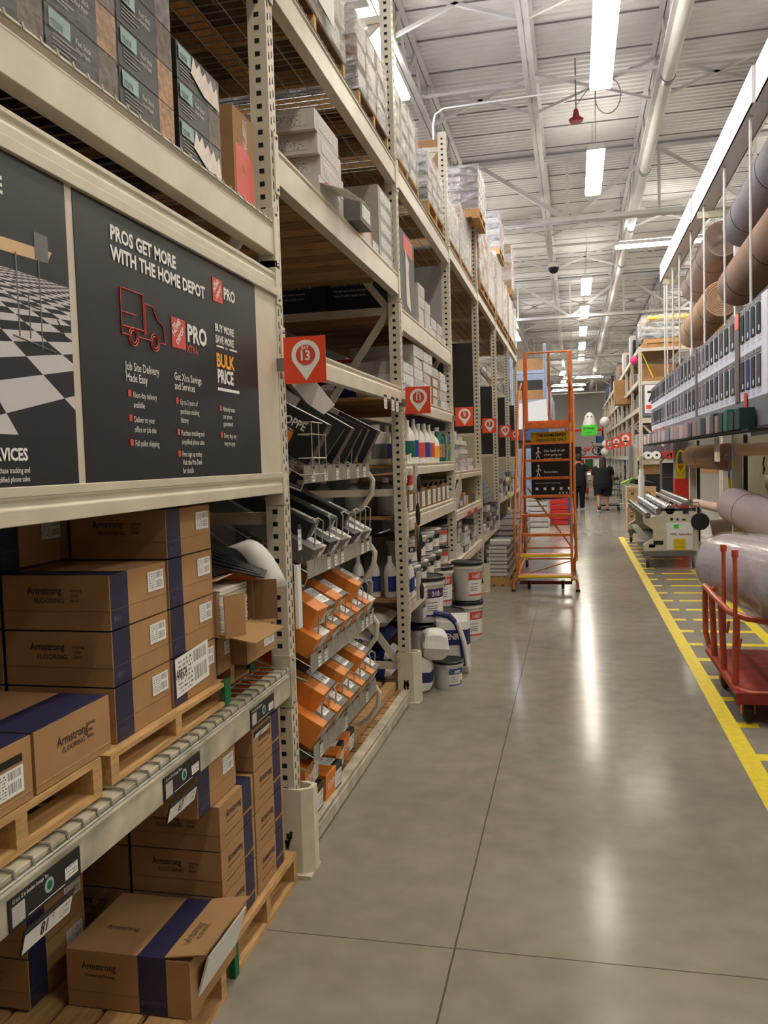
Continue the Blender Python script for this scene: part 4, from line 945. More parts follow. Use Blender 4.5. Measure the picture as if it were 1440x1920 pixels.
for i in range(5): bottle('white bottle in the second row of the cleaner shelf, %s from the near end' % ('first', 'second', 'third', 'fourth', 'fifth')[i], -1.42, 6.1+i*.3, 1.705, .3, .06, 'bottle_white', ('teal_print', 'blue_print', 'sign_red', 'sign_yellow', 'blue_print')[i])
box3('green_carton', 'dark green carton with pale arc at the far end of the cleaner shelf', 'box', (-1.18, 7.86, 1.705), (.3, .32, .26), 'teal_print', 0, None)
o = [o for o in COL.objects if o.name.startswith('green_carton')][-1]
m = M(); m.face([(.002, .04+.06*math.sin(q*PI/8), .01+.03*q) for q in range(9)]+[(.002, .1+.04*math.sin(q*PI/8), .01+.03*q) for q in range(8, -1, -1)]); m.obj('pale_arc', 'off_white_box', o, smooth=False)
m = M(); m.lathe([(0, 0), (.035, 0)], (.002, .24, .14), 16, 0, 'x'); m.obj('gold_seal', 'sign_yellow', o)
# jugs seen through the eleven upright
for i, x in enumerate((-1.42, -1.7, -1.95)): bottle('large white jug standing behind the bracing of the eleven upright, %s from the aisle' % ('first', 'second', 'third')[i], x, 6.02, 1.705, .29, .085, 'bottle_white', 'band_grey', name='jug', handle=True, cat='jug')
for i, x in enumerate((-1.55, -1.83)): bottle('amber jug among the white jugs behind the eleven upright, '+('nearer the aisle', 'deeper in')[i], x, 6.25, 1.705, .3, .085, 'jug_amber', None, cap='lid_black', name='jug', cat='jug')
for i, x in enumerate((-1.36, -1.6, -1.84, -2.02)): bottle('pale translucent jug on the middle deck behind the eleven upright, %s from the aisle' % ('first', 'second', 'third', 'fourth')[i], x, 6.05, 1.335, .27, .075, 'pail_grey', None, name='jug', cat='jug')
for i, x in enumerate((-1.33, -1.45, -1.57)): bottle('white spray bottle on the low deck behind the eleven upright, %s from the aisle' % ('first', 'second', 'third')[i], x, 5.98, .735, .3, .045, 'bottle_white', 'blue_print')
for i in range(3): box3('flooring_box', 'dull grey carton behind the spray bottles, %s from the aisle' % ('first', 'second', 'third')[i], 'box', (-1.3-.3*i, 6.2, .735), (.28, .3, .42), 'grey_box', 0, None)
# bags
def bag(label, loc, size, rz=0, rot=None, texts=(), mats=('bag_white', 'bag_blue'), band=(.55, .8), seed=1, bv=False):
    t = thing('mortar_bag', label, 'bag', loc, rz)
    if rot: t.rotation_euler = rot
    L, W, H = size; random.seed(seed); m = M(); nx, ny = 14, 8
    def P_(u, v, s):
        e = (1-abs(2*u-1)**4)*(1-abs(2*v-1)**4); return (u*L, v*W, H/2+s*H/2*(e**.45)*(1+.06*math.sin(9*u+seed)*math.cos(7*v)))
    for s in (1, -1):
        for i in range(nx):
            for j in range(ny):
                q = [P_(i/nx, j/ny, s), P_((i+1)/nx, j/ny, s), P_((i+1)/nx, (j+1)/ny, s), P_(i/nx, (j+1)/ny, s)]
                m.face(q if s > 0 else q[::-1], 1 if band[0] <= ((j+.5)/ny if bv else (i+.5)/nx) <= band[1] else 0)
    m.obj('bag_body', list(mats), t)
    m = M()
    for s_, o_, sz in texts: m.text(s_, o_, (1, 0, 0), V_, sz, 0, .85, .02)
    if texts: m.obj('bag_lettering', 'bag_blue', t, smooth=False)
    return t
bag('grey bag with blue square, lying on the white bag inside the bay', (-1.95, 5.86, .5), (.62, .4, .13), seed=2, band=(.35, .55), texts=(('0.3 BAG', (.42, -.004, .03), .045),))
bag('white bag with dark blue lettering under the grey bag inside the bay', (-1.95, 5.86, .37), (.62, .4, .13), seed=3, band=(.8, 1), texts=(('LevelPro', (.2, -.004, .04), .075),))
for i in range(2): bag('dim bag low down behind the eleven upright, '+('bottom', 'upper')[i], (-1.95, 5.88, .105+.13*i), (.62, .4, .125), seed=4+i, band=(.7, .9), texts=(('velPro', (.3, -.004, .04), .07),) if i == 1 else ())
bag('dark lettered bag on the deck beside the eleven sign', (-1.85, 5.92, 2.195), (.55, .35, .12), seed=6, band=(.3, .6), texts=(('HENRY', (.2, -.004, .035), .05),))
for i, x in enumerate((-1.42, -1.72, -2.0)): box3('flooring_box', 'dark carton on the deck by the eleven sign, %s from the aisle' % ('first', 'second', 'third')[i], 'box', (x+.15, 6.0, 2.32 if i else 2.195), (.26, .3, .16), ('deck_dark', 'red_horn', 'tan_photo')[i], 0, None)
# brown display cartons
for i in range(8):
    t = thing('display_carton', 'open brown display carton on the middle shelf, %s from the eleven upright' % ('first', 'second', 'third', 'fourth', 'fifth', 'sixth', 'seventh', 'eighth')[i], 'box', (-1.2, 6.05+i*.27, 1.335))
    m = M(); m.box(-.3, 0, 0, .255, 0, .15 if i % 2 else .17); m.rbox((-.02, .1, .17), (.004, .18, .06), (0, .4, .3)); m.obj('carton_body', 'kraft_dark', t, smooth=False)
    m = M(); m.face([(.002, .07, .02), (.002, .21, .02), (.002, .21, .14), (.002, .07, .14)], 0, True); m.obj('front_print', 'box_label' if i % 2 else 'text_label', t, smooth=False)
for i, (y, z) in enumerate(((5.98, 1.49), (6.08, 1.5))):
    t = bottle('white and red caulk bottle above the brown cartons, '+('nearer', 'farther')[i], -1.2, y+.12, z+.02, .26, .035, 'bottle_white', 'sign_red')
for i in range(2):
    t = thing('hanging_tool', 'black handled tool hanging at the eleven upright, '+('upper', 'lower')[i], 'tool', (-1.1, 5.93, 1.36-.27*i)); M().lathe([(0, -.1), (.014, -.09), (.018, -.02), (.012, .04), (.007, .06)], n=10).obj('handle', 'rubber', t)
    M().box(-.001, .001, -.03, .03, .06, .16).obj('blade_pack', 'steel', t)
for i in range(3):
    t = thing('tool_pack', 'tool in clear packaging hanging beside the eleven upright, %s' % ('upper', 'middle', 'lower')[i], 'tool', (-1.12, 5.92, (1.5, 1.08, .72)[i])); M().box(-.006, .012, 0, .1, 0, .2).obj('backing_card', ('off_white_box', 'tan_photo', 'off_white_box')[i], t); M().lathe([(0, 0), (.015, .01), (.017, .09), (0, .13)], (.025, .05, .0), 8).obj('tool_handle', 'rubber', t)
# black carton and little white boxes on deck z 2.79
t = box3('display_carton', 'tall black carton with red top print and torn white label behind the eleven upright', 'box', (-1.2, 6.05, 2.795), (.5, .55, .62), 'black_print', 0, None)
m = M(); m.face([(.002, .2, .1), (.002, .36, .06), (.002, .3, .34), (.002, .33, .42), (.002, .18, .5)]); m.obj('torn_paper_patch', 'torn_white', t, smooth=False)
m = M(); m.face([(.001, .12, .48), (.001, .48, .48), (.001, .48, .6), (.001, .12, .6)]); m.obj('red_print', 'sign_red', t, smooth=False)
n_ = 0
for j, (y, cnt) in enumerate(((6.75, 4), (7.05, 3), (7.35, 2), (7.7, 2), (7.98, 1))):
    for i in range(cnt): box3('tile_box', 'small white box behind the tall black carton, column %s, %s' % (('one', 'two', 'three', 'four', 'five')[j], nth(i, cnt) if cnt > 1 else 'single'), 'box', (-1.2, y, 2.795+.09*i), (.3, .27, .088), 'white_box', random.uniform(-.04, .04), 'white_text', side='white_text')
for j in range(5):
    cnt = (3, 5, 5, 4, 4)[j]
    for i in range(cnt): box3('tile_box', 'white tile box on the eleven sign deck, column %s, %s' % (('one', 'two', 'three', 'four', 'five')[j], nth(i, cnt)), 'box', (-1.19, 5.98+j*.43, 2.195+.085*i), (.5, .4 if j != 3 else .3, .083), ('off_white_box', 'white_box')[(i+j) % 2] if not (j == 3 and i < 3) else 'kraft', random.uniform(-.03, .03), ('white_text', 'box_label', 'text_label')[(i*2+j) % 3], fa=(.08, .92, .12, .88))
# grey pails on the low shelf
for i in range(5):
    for lv in range(2):
        pail('grey pail on the low shelf, %s from the eleven upright, %s layer' % (('first', 'second', 'third', 'fourth', 'fifth')[i], ('lower', 'upper')[lv]), -1.29, 6.3+i*.36-(lv*.04), .735+.2*lv, .125 if i < 4 else .14, .19, 'pail_grey' if lv == 0 or i > 2 else 'pail_white', '20' if i < 3 else None, 'black_print' if i != 4 else 'sign_red', lid='pail_white' if i < 4 else 'lid_black')
for i in range(3): bottle('blue capped tube bottle on the low shelf against the eleven upright, %s' % ('nearest', 'middle', 'farthest')[i], -1.2, 5.95+.07*i, .735, .26, .03, 'bottle_white', 'blue_print', cap='blue_print')
# buckets at the foot
pail('small white bucket with black lid and blue number label, on the floor', -.965, 6.28, 0, .118, .205, num='3095', band='blue_print', patch=True)
pail('large white bucket with purple number band standing on a dark bucket', -1.22, 6.75, .42, .17, .36, num='310', band='purple_print')
pail('large dark lidded bucket under the purple banded one', -1.24, 6.72, .04, .18, .36, band='purple_print')
pail('white bucket with purple print and black lid behind the upright white bag', -1.12, 7.15, 0, .185, .42, band='purple_print')
pail('white bucket with red number band, upper one of the stack of two', -1.02, 8.0, .385, .15, .36, num='1407', patch=False)
pail('white bucket with red number band, lower one standing on the floor', -1.03, 8.0, 0, .155, .37, num='1407')
pail('white bucket with red print in the shade behind the stacked pair', -1.25, 7.55, .4, .16, .36, num='430')
pail('dark lidded bucket below the shaded red print one', -1.25, 7.55, .02, .165, .37)
pail('dark bucket with orange print under the low shelf end', -1.25, 8.0, .9-.165, .13, .22, 'pail_white', band='sign_orange') if False else None
for i, (y, z) in enumerate(((7.5, .6), (6.6, .56), (6.35, .5))):
    m = M(); m.face([(-1.158, y, z), (-1.158, y+.12, z), (-1.158, y+.12, z+.1), (-1.158, y, z+.1)], 0, i > 0); o = m.obj('price_tag', 'sign_orange' if i == 0 else 'price_tag', smooth=False); tag(o, ('orange tag hanging under the low pail shelf', 'white tag under the pail shelf, right of its neighbour', 'white tag under the pail shelf nearest the eleven upright')[i], 'price tag')
bag('upright white bag with dark blue name band leaning on buckets', (-1.14, 6.72, .0), (.29, .5, .13), rot=(PI/2+.06, 0, .17), seed=8, band=(.52, .8), mats=('bag_white', 'bag_blue'), bv=True)
t = thing('bag_print', 'HENRY', 'print') if False else None
o = [o for o in COL.objects if o.get('label', '').startswith('upright white bag')][0]
m = M(); m.text('HENRY', (.045, .3, .138), (1, 0, 0), (0, 1, 0), .07, 0, .85, .02); m.obj('bag_lettering', 'paper_white', o, smooth=False)
t = thing('bag_edge', 'blue and white folded bag edge hanging down beside the upright white bag', 'bag', (-.87, 6.62, .08))
m = M(); m.tube([(0, 0, 0), (-.03, 0, .2), (-.07, 0, .33), (-.13, 0, .4), (-.25, 0, .42)], .03, n=8, r2=.022); m.obj('rolled_bag_edge', 'bag_blue', t); M().tube([(.018, -.02, 0), (-.012, -.02, .2), (-.06, -.02, .35)], .02, n=8).obj('white_rim', 'bag_white', t)
bag('crumpled white paper bag at the foot of the eleven upright', (-1.12, 6.02, .24), (.2, .24, .22), rot=(.1, .1, .3), seed=9, band=(2, 3))
bag('collapsed empty bag hanging below the crumpled one behind the post guard', (-1.06, 6.05, .0), (.27, .16, .14), rot=(0, -PI/2, 0), seed=10, band=(.3, .55))
# ---- bay 9: tile boxes, sheets
for j, (y, cnt, x) in enumerate(((8.5, 9, -1.22), (9.0, 8, -1.2), (9.5, 7, -1.24), (10.05, 3, -1.25))):
    for i in range(cnt): box3('tile_box', 'stacked tile box beyond the nine sign, column %s, %s' % (('one', 'two', 'three', 'four')[j], nth(i, cnt)), 'box', (x+random.uniform(-.015, .015), y, 1.6+.047*i), (.4, .42, .045), ('white_box', 'off_white_box')[i % 2], random.uniform(-.05, .05), 'white_text' if i % 2 else None)
t = thing('foam_sheet', 'white foam sheet leaning diagonally on the shelf beyond the nine sign', 'sheet', (-1.17, 8.5, 1.2)); M().rbox((-.02, .2, .14), (.01, .5, .3), (.75, .1, 0)).obj('sheet', 'off_white_box', t)
for i in range(5): box3('carton_tray', ('tray on the middle shelf beyond the nine sign, %s from the near end' % ('first', 'second', 'third', 'fourth', 'fifth')[i]), 'box', (-1.2, 8.9+i*.36, 1.2), (.35, .3, .1+.05*(i % 2)), ('grey_box', 'kraft', 'off_white_box', 'kraft_dark', 'grey_box')[i], .05*i, 'white_text')
for i in range(2):
    o = M().rbox((-1.15, 9.35+.6*i, 1.12), (.004, .3, .06), (0, .3, 0)).obj('shelf_talker', 'sign_orange', smooth=False); tag(o, 'orange shelf tag on the beam beyond the nine sign, '+('nearer', 'farther')[i], 'shelf tag')
for j in range(6):
    for i in range(2+(j*7) % 4): box3('tile_box', 'low shelf box beyond the nine sign, column %s, %s' % (('one', 'two', 'three', 'four', 'five', 'six')[j], nth(i, 2+(j*7) % 4)), 'box', (-1.2-.02*(j % 2), 8.52+j*.36, .69+.075*i), (.4, .3, .073), ('white_box', 'off_white_box', 'grey_box')[(i+j) % 3], random.uniform(-.06, .06), 'text_label' if i % 2 else 'white_text')
for i in range(4): box3('tile_box', 'white carton low on the floor deck beyond the nine sign, %s from the near end' % ('first', 'second', 'third', 'fourth')[i], 'box', (-1.16-.05*i, 8.8+i*.38, .1), (.3, .3, .12+.06*(i % 2)), ('white_box', 'grey_box')[i % 2], .1*i, 'white_text')
deck(4, .12, 'ply', 'floor level plank deck beyond the five sign'); deck(5, .12, 'ply', 'floor level plank deck beyond the three sign'); deck(2, .1, 'ply', 'floor level plank deck beyond the nine sign'); deck(1, .035, 'ply', 'floor level plank deck behind the buckets')
# ---- bays 7,5,3: grey printed tray boards and stock
for k, y, z, s_, nm in ((3, 11.1, 1.17, 1.3, 'beyond the seven sign'), (4, 13.6, 1.38, 1.3, 'beyond the five sign'), (5, 16.1, 1.38, 1.2, 'beyond the three sign')):
    t = thing('display_board', 'slanted grey printed display board '+nm, 'display board', (-1.12, y, z)); M().rbox((-.1, s_/2, .12), (.02, s_, .34), (0, -.35, 0)).obj('board', 'band_grey', t)
    m = M(); R = Euler((0, -.35, 0)).to_matrix()
    m.face([tuple(Vector((-.1, s_/2, .12))+R@Vector((.012, a*s_/2, b*.16))) for a, b in ((-.9, -.9), (.9, -.9), (.9, .9), (-.9, .9))], 0, True); m.obj('printed_face', 'tray_print', t, smooth=False)
random.seed(21)
for k, y0, zs, nm in ((3, 10.95, (.7,), 'beyond the seven sign'), (4, 13.45, (.12, 1.08), 'beyond the five sign'), (5, 15.98, (.12, 1.08), 'beyond the three sign')):
    for zi, z in enumerate(zs):
        for j in range(6):
            cnt = 3+(j*5+k) % 3
            for i in range(cnt): box3('tile_box', 'tile pack '+nm+', %s shelf, column %s, %s' % (('lower', 'upper')[zi] if len(zs) > 1 else 'low', ('one', 'two', 'three', 'four', 'five', 'six')[j], nth(i, cnt)), 'box', (-1.17+random.uniform(-.03, .03), y0+j*.38, z+.078*i), (.35, .32, .075), ('white_box', 'grey_box', 'off_white_box', 'stone_photo')[(i+j+k) % 4], random.uniform(-.05, .05), None)
# tile pallet on the floor
pallet('wooden pallet on the floor carrying the tile boxes near the ladder', -.87, 11.35, 0, .32, 1.3, .13)
for j in range(4):
    for i in range(8): box3('tile_box', 'striped tile box on the floor pallet, row %s, %s' % (('one', 'two', 'three', 'four')[j], nth(i, 8)), 'box', (-.88, 11.37+j*.31, .132+.052*i), (.3, .3, .05), ('off_white_box', 'grey_box')[i % 2], 0, None, side='text_label')
box3('tile_box', 'open white box tilted on top of the floor tile stack by the ladder', 'box', (-.86, 11.5, .549), (.28, .3, .05), 'white_box', .1, None)
for i in range(3):
    pallet('pallet of tiles on the floor behind the first, %s from it' % ('next', 'second', 'third')[i], -.9, 13.3+i*1.5, 0, .4, 1.2, .13)
    for q in range(6): box3('tile_box', 'tile box on the %s pallet behind the floor stack, %s' % (('next', 'second', 'third')[i], nth(q, 6)), 'box', (-.9, 13.32+i*1.5, .132+.09*q), (.38, 1.15, .088), ('off_white_box', 'grey_box', 'stone_photo')[q % 3], 0, 'white_text', side='white_text')
t = thing('barrier_strip', 'yellow and black caution strip hanging beside the ladder on the five bay', 'caution strip', (-1.14, 15.0, .7))
for i in range(5): M().rbox((0, .02, .1+.13*i), (.02, .09, .075), (.5, 0, 0)).obj('stripe', 'yellow_sticker' if i % 2 == 0 else 'rubber', t)
# ---------------------------------------------------------------- rolling ladder
lx0, lx1, ly, yb = -.72, -.05, 10.95, 13.35
t = thing('rolling_ladder', 'tall orange rolling warehouse ladder parked in the aisle', 'ladder', ((lx0+lx1)/2, 12.1, 0))
O = dict(world=True)
def lt(name, pts, r, mat='orange_ladder', n=8): return M().tube(pts, r, n=n).obj(name, mat, t, **O)
nS = 9; rise = .248; run = .215
def sp(i): return ly+run*i, .2+rise*i
for x, q in ((lx0, 'left'), (lx1, 'right')):
    y1, z1 = sp(8); lt('side_rail', [(x, ly-.02, .14), (x, y1+.02, z1+.02)], .017)
for i in range(nS):
    y, z = sp(i); m = M(); m.box(lx0+.01, lx1-.01, y-.03, y+.15 if i else y+.2, z-.012, z, 0); m.box(lx0+.01, lx1-.01, y-.034, y-.03, z-.03, z+.004, 1 if i in (0, 1) else 0)
    for q in range(14): m.box(lx0+.03+q*.045, lx0+.05+q*.045, y-.02, y+.14, z, z+.004, 0)
    m.obj('step', ['orange_ladder', 'yellow_paint'], t, smooth=False, **O)
y1, z1 = sp(8)
m = M(); m.box(lx0, lx1, y1, yb, z1-.03, z1); m.box(lx0, lx1, yb-.01, yb+.01, z1, z1+.1); m.obj('platform', 'orange_ladder', t, smooth=False, **O)
for x, lab in ((lx0, 'l'), (lx1, 'r')):
    M().box(x-.03, x+.03, yb-.03, yb+.01, z1-.05, z1+1.16).obj('back_post', 'orange_ladder', t, bevel=.004, **O)
    s_ = -1 if x == lx0 else 1; xo = x+s_*.05
    lt('handrail', [(x, ly+.1, .16), (xo, ly+.02, .5), (xo, ly+.05, .9), (xo+s_*-.0, sp(8)[0]-.35, z1+.45), (x+s_*.02, sp(8)[0]-.1, z1+.62), (x, sp(8)[0]+.02, z1+.5), (x, sp(8)[0]+.05, z1)], .016)
    lt('rear_leg', [(x+s_*.06, yb-.02, .1), (x+s_*.03, yb, z1)], .02)
    lt('side_brace', [(x, sp(3)[0], sp(3)[1]), (x+s_*.05, yb, .35)], .013); lt('side_brace', [(x, ly+.1, .25), (x+s_*.06, yb, .14)], .015)
    lt('front_foot', [(x, ly+.02, .16), (x+s_*.05, ly-.03, .15), (x+s_*.07, ly-.06, .1), (x+s_*.07, ly-.06, .02)], .017)
    M().lathe([(0, 0), (.028, 0), (.028, .025), (.015, .03)], (x+s_*.07, ly-.06, 0), 12).obj('rubber_tip', 'rubber', t, **O)
    for yy, xx in ((ly+.12, x-s_*.12), (yb-.04, x+s_*.03)):
        m = M(); m.lathe([(0, -.018), (.05, -.018), (.055, -.01), (.055, .01), (.05, .018), (0, .018)], (xx, yy, .056), 16, 0, 'x'); m.obj('caster_wheel', 'rubber', t, **O)
        m = M(); m.box(xx-.024, xx-.02, yy-.03, yy+.03, .05, .13); m.box(xx+.02, xx+.024, yy-.03, yy+.03, .05, .13); m.box(xx-.024, xx+.024, yy-.03, yy+.03, .125, .13); m.obj('caster_fork', 'yellow_sticker' if s_ > 0 and yy < 12 else 'orange_ladder', t, smooth=False, **O)
lt('top_rail', [(lx0, yb, z1+1.15), (lx1, yb, z1+1.15)], .014); lt('centre_bar', [(lx0+.36, yb, z1+.05), (lx0+.36, yb, z1+1.15)], .016)
lt('rear_diagonal', [(lx0, yb, 1.25), (lx1+.0, yb-.05, .3)], .012); lt('rear_cross_tube', [(lx0-.05, yb, .3), (lx1+.05, yb, .3)], .013); lt('rear_cross_tube', [(lx0-.05, yb, .13), (lx1+.05, yb, .13)], .013)
lt('base_cross_tube', [(lx0, ly+.12, .09), (lx1, ly+.12, .09)], .022, 'cart_deck'); lt('base_diagonal', [(lx0-.02, ly+.3, .15), (lx1+.05, yb-.1, .13)], .01)
M().box(lx0-.01, lx1+.0, ly-.04, ly+.16, .175, .198).obj('bottom_plate', 'yellow_paint', t, bevel=.003, **O)
# safety sign hung inside the ladder
sg = thing('safety_sign', 'dark ladder safety sign with yellow header and striped edge, behind the steps', 'sign', (-.33, 13.0, 1.1))
m = M(); m.box(-.31, .31, 0, .006, -.0, .83); m.raw([(-.31, 0, 0), (.31, 0, .0), (-.2, 0, -.03)], [(0, 1, 2)]); m.obj('panel', 'sign_black', sg, smooth=False)
m = M(); m.box(-.31, .31, -.003, 0, .83, 1.0); m.obj('header', 'yellow_sticker', sg, smooth=False)
m = M(); m.text('THE HOME DEPOT', (0, -.005, .93), (1, 0, 0), V_, .055, 0, .95, .03, 'c'); m.text('ASSOCIATES ONLY', (0, -.005, .86), (1, 0, 0), V_, .055, 0, .95, .03, 'c')
for i in range(26): m.raw([(-.3+i*.023, -.0045, .832), (-.29+i*.023, -.0045, .832), (-.28+i*.023, -.0045, .852), (-.29+i*.023, -.0045, .852)], [(0, 1, 2, 3)])
m.obj('header_lettering', 'black_print', sg, smooth=False)
m = M()
for s_, x, z in (('One hand on rail', -.12, .7), ('when going up', -.12, .64), ('or going down', -.12, .58), ('Remember:', -.12, .38)): m.text(s_, (x, -.002, z), (1, 0, 0), V_, .05, 0, .9, .02)
m.text('Never use this ladder for the following', (-.25, -.002, .22), (1, 0, 0), V_, .026, 0, .9, .01)
for z in (.6, .33):
    m.lathe([(0, 0), (.018, 0)], (-.2, -.002, z+.16), 10, 0, 'y')
    for a, b in (((-.2, z+.14), (-.205, z+.06)), ((-.205, z+.06), (-.23, z)), ((-.205, z+.06), (-.18, z)), ((-.2, z+.12), (-.16, z+.08)), ((-.2, z+.12), (-.235, z+.07))): m.tube([(a[0], -.002, a[1]), (b[0], -.002, b[1])], .008, n=5)
for i in range(5): m.box(-.25+i*.12, -.21+i*.12, -.003, -.002, .12, .16); m.box(.1+i*.05, .12+i*.05, -.003, -.002, .06, .09)
m.obj('white_lettering', 'sign_white', sg, smooth=False)
# ---------------------------------------------------------------- yellow floor markings
t = thing('floor_marking', 'yellow taped keep clear hatching on the floor at the right', 'floor marking', (1.3, 9, 0))
M().box(.875, .98, 2.2, 18.2, 0, .0015).obj('outer_line', 'yellow_paint', t, world=True, smooth=False)
M().box(1.64, 1.745, 2.2, 13.0, 0, .0015).obj('inner_line', 'yellow_paint', t, world=True, smooth=False)
y = 17.8
while y > 2.4:
    if y > 13: M().box(.98, 1.15 if int(y*3) % 2 else 1.7, y, y+.105, 0, .0014).obj('cross_bar', 'yellow_paint', t, world=True, smooth=False)
    elif y > 11: M().box(.98, 1.09, y, y+.105, 0, .0014).obj('cross_bar', 'yellow_paint', t, world=True, smooth=False); M().box(1.2, 1.64, y, y+.105, 0, .0014).obj('cross_bar', 'yellow_paint', t, world=True, smooth=False)
    else:
        M().box(.98, 1.1, y, y+.105, 0, .0014).obj('cross_bar', 'yellow_paint', t, world=True, smooth=False); M().box(1.17, 1.64, y, y+.105, 0, .0014).obj('cross_bar', 'yellow_paint', t, world=True, smooth=False)
    y -= .585
o = M().box(1.8, 1.86, 2.5, 12.4, 0, .02).obj('floor_rail', 'steel', smooth=False); tag(o, 'low steel track on the floor beside the inner yellow line', 'rail')
# ---------------------------------------------------------------- carpet carousel machines
MX = 2.25
def roll(name, label, cat, p, q, r, mat, core='backing_brown', straps=(), strapm='rubber', n=32, axle=.0):
    p, q = Vector(p), Vector(q); L = (q-p).length
    t = thing(name, label, cat, tuple(p)); t.rotation_euler = (q-p).to_track_quat('Y', 'Z').to_euler()
    m = M(); m.lathe([(0, .0), (.05, .0), (.05, .02), (r*.5, .012), (r*.96, 0), (r, .025), (r, L-.025), (r*.96, L), (r*.5, L-.012), (.05, L-.02), (.05, L), (0, L)], n=n, axis='y'); m.obj('roll_body', mat, t)
    for ye, s_ in ((-.002, -1), (L+.002, 1)):
        m = M()
        for k in range(1, 7): rr = r*(.2+.12*k); m.lathe([(rr, ye), (rr+.006, ye+s_*.002), (rr+.012, ye)], n=n, axis='y')
        m.obj('spiral_end', core, t)
    if axle: M().tube([(0, -axle, 0), (0, L+axle, 0)], .022, n=8).obj('axle', 'steel', t)
    for a in straps: M().lathe([(r*1.001, a*L-.012), (r*1.012, a*L-.008), (r*1.012, a*L+.008), (r*1.001, a*L+.012)], n=n, axis='y').obj('strap', strapm, t)
    return t
for y, nm in ((17.35, 'far'), (12.72, 'middle'), (8.0, 'near')):
    t = thing('carpet_rack_post', nm+' cream post of the carpet rack, with a black roller chain on its side', 'rack post', (MX, y, 0))
    M().box(-.06, .06, -.02, .1, 0, 1.98).obj('lower_post', 'machine_cream', t, bevel=.004)
    M().box(-.02, .09, .0, .1, 1.98, 5.15).obj('upper_post', 'lamp_housing', t, bevel=.004)
    M().box(.07, .12, -.08, -.03, 0, 1.95).obj('chain_guide', 'rubber', t, smooth=False)
    M().box(-.066, -.06, .0, .07, 1.5, 1.58).obj('warning_sticker', 'yellow_sticker', t, smooth=False)
    M().lathe([(0, -.14), (.025, -.14), (.02, -.05), (.04, -.04), (.04, 0), (0, 0)], (0, y*0-.02, 1.72), 10, 0, 'y').obj('bearing', 'steel', t)
    for z in (2.2, 5.0): M().box(-.5, 1.2, .02, .08, z, z+.09).obj('cross_arm', 'machine_cream', t, smooth=False)
for y0, y1, nm in ((12.85, 17.3, 'far'), (8.12, 12.6, 'near')):
    t = thing('carousel_sheet', nm+' tan sheet metal side of the carpet carousel with round cap', 'machine panel', (3.05, (y0+y1)/2, 0))
    L = y1-y0; M().box(0, .04, -L/2, L/2, .75, 1.98).obj('upper_sheet', 'panel_tan', t, smooth=False); M().box(-.02, .02, -L/2, L/2, 0, .73).obj('lower_sheet', 'band_grey', t, smooth=False)
    M().lathe([(0, -.05), (.09, -.05), (.1, -.03), (.1, 0)], (0, -.4, 1.22), 20, 0, 'x').obj('round_cap', 'panel_tan', t)
    M().box(-.03, .0, -L/2+.55, -L/2+.65, .75, 1.98).obj('vertical_stiffener', 'hole_black', t, smooth=False)
    m = M(); m.tube([(-.05, -.45, 1.62), (-.07, -.4, 1.5), (-.05, -.45, 1.42), (-.06, -.36, 1.34)], .012, n=6); m.tube([(-.05, -.35, 1.6), (-.07, -.48, 1.48), (-.05, -.34, 1.4)], .01, n=6); m.obj('dangling_strap', 'rubber', t)
    M().box(-.4, .9, -L/2, L/2, 3.1, 3.13).obj('inner_tray', 'hole_black', t, smooth=False) if False else None
    o = M().box(3.3, 3.34, y0, y1, 2.0, 5.2).obj('carousel_backing', 'panel_black', smooth=False); tag(o, nm+' black backing behind the upper carpet rolls', 'backing')
roll('carpet_roll', 'grey brown carpet roll, upper one in the far carousel bay', 'carpet roll', (MX, 13.75, 4.93), (MX+.05, 17.0, 4.82), .28, 'backing_taupe', straps=(.3, .75), axle=.9)
roll('carpet_roll', 'light tan carpet roll, lower one in the far carousel bay, spiral end showing', 'carpet roll', (MX, 13.9, 4.06), (MX, 17.1, 3.98), .28, 'tan_carpet', straps=(.18, .7), axle=1.1)
roll('carpet_roll', 'dark grey carpet roll at the right edge, uppermost in the near bay', 'carpet roll', (MX, 8.9, 4.85), (MX+.05, 12.45, 4.76), .28, 'backing_grey', straps=(.35, .8), axle=.85)
roll('carpet_roll', 'brown carpet roll at the right edge below the dark grey one', 'carpet roll', (MX, 8.9, 4.12), (MX, 12.6, 4.0), .28, 'backing_brown', straps=(.4, .82), axle=.8)
roll('carpet_roll', 'short tan carpet roll under the sample boards in the far bay', 'carpet roll', (MX, 13.5, 1.64), (MX, 17.3, 1.64), .21, 'tan_carpet', straps=(.55,), axle=.2)
roll('cardboard_core', 'bare pinkish cardboard core low in the far carousel bay', 'tube', (MX, 12.83, .86), (MX, 17.0, .76), .075, 'tube_tan', core='tube_tan', n=16)
roll('cardboard_core', 'bare pale cardboard core at the right edge under the samples', 'tube', (MX, 8.2, 1.75), (MX, 12.5, 1.74), .085, 'tube_tan', core='tube_tan', n=16)
roll('carpet_roll', 'shaggy pinkish grey carpet roll at the right edge above the wrapped one', 'carpet roll', (MX-.05, 8.4, .84), (MX-.05, 12.65, .96), .25, 'pink_carpet', straps=(.72,))
m = M()
for i in range(9):
    a = i/8; m.v += [(MX-.25+.1*a, 13.6, .68-.69*a+.1*math.sin(3*a)), (MX+.05+.05*a, 13.4, .72-.5*a)]
m.f = [(2*i, 2*i+1, 2*i+3, 2*i+2) for i in range(8)]; m.mi = [0]*8; m.uv = [None]*8
o = m.obj('carpet_offcut', 'backing_brown'); tag(o, 'brown carpet end hanging down below the bare pinkish core', 'carpet'); b = o.modifiers.new('s', 'SOLIDIFY'); b.thickness = .012
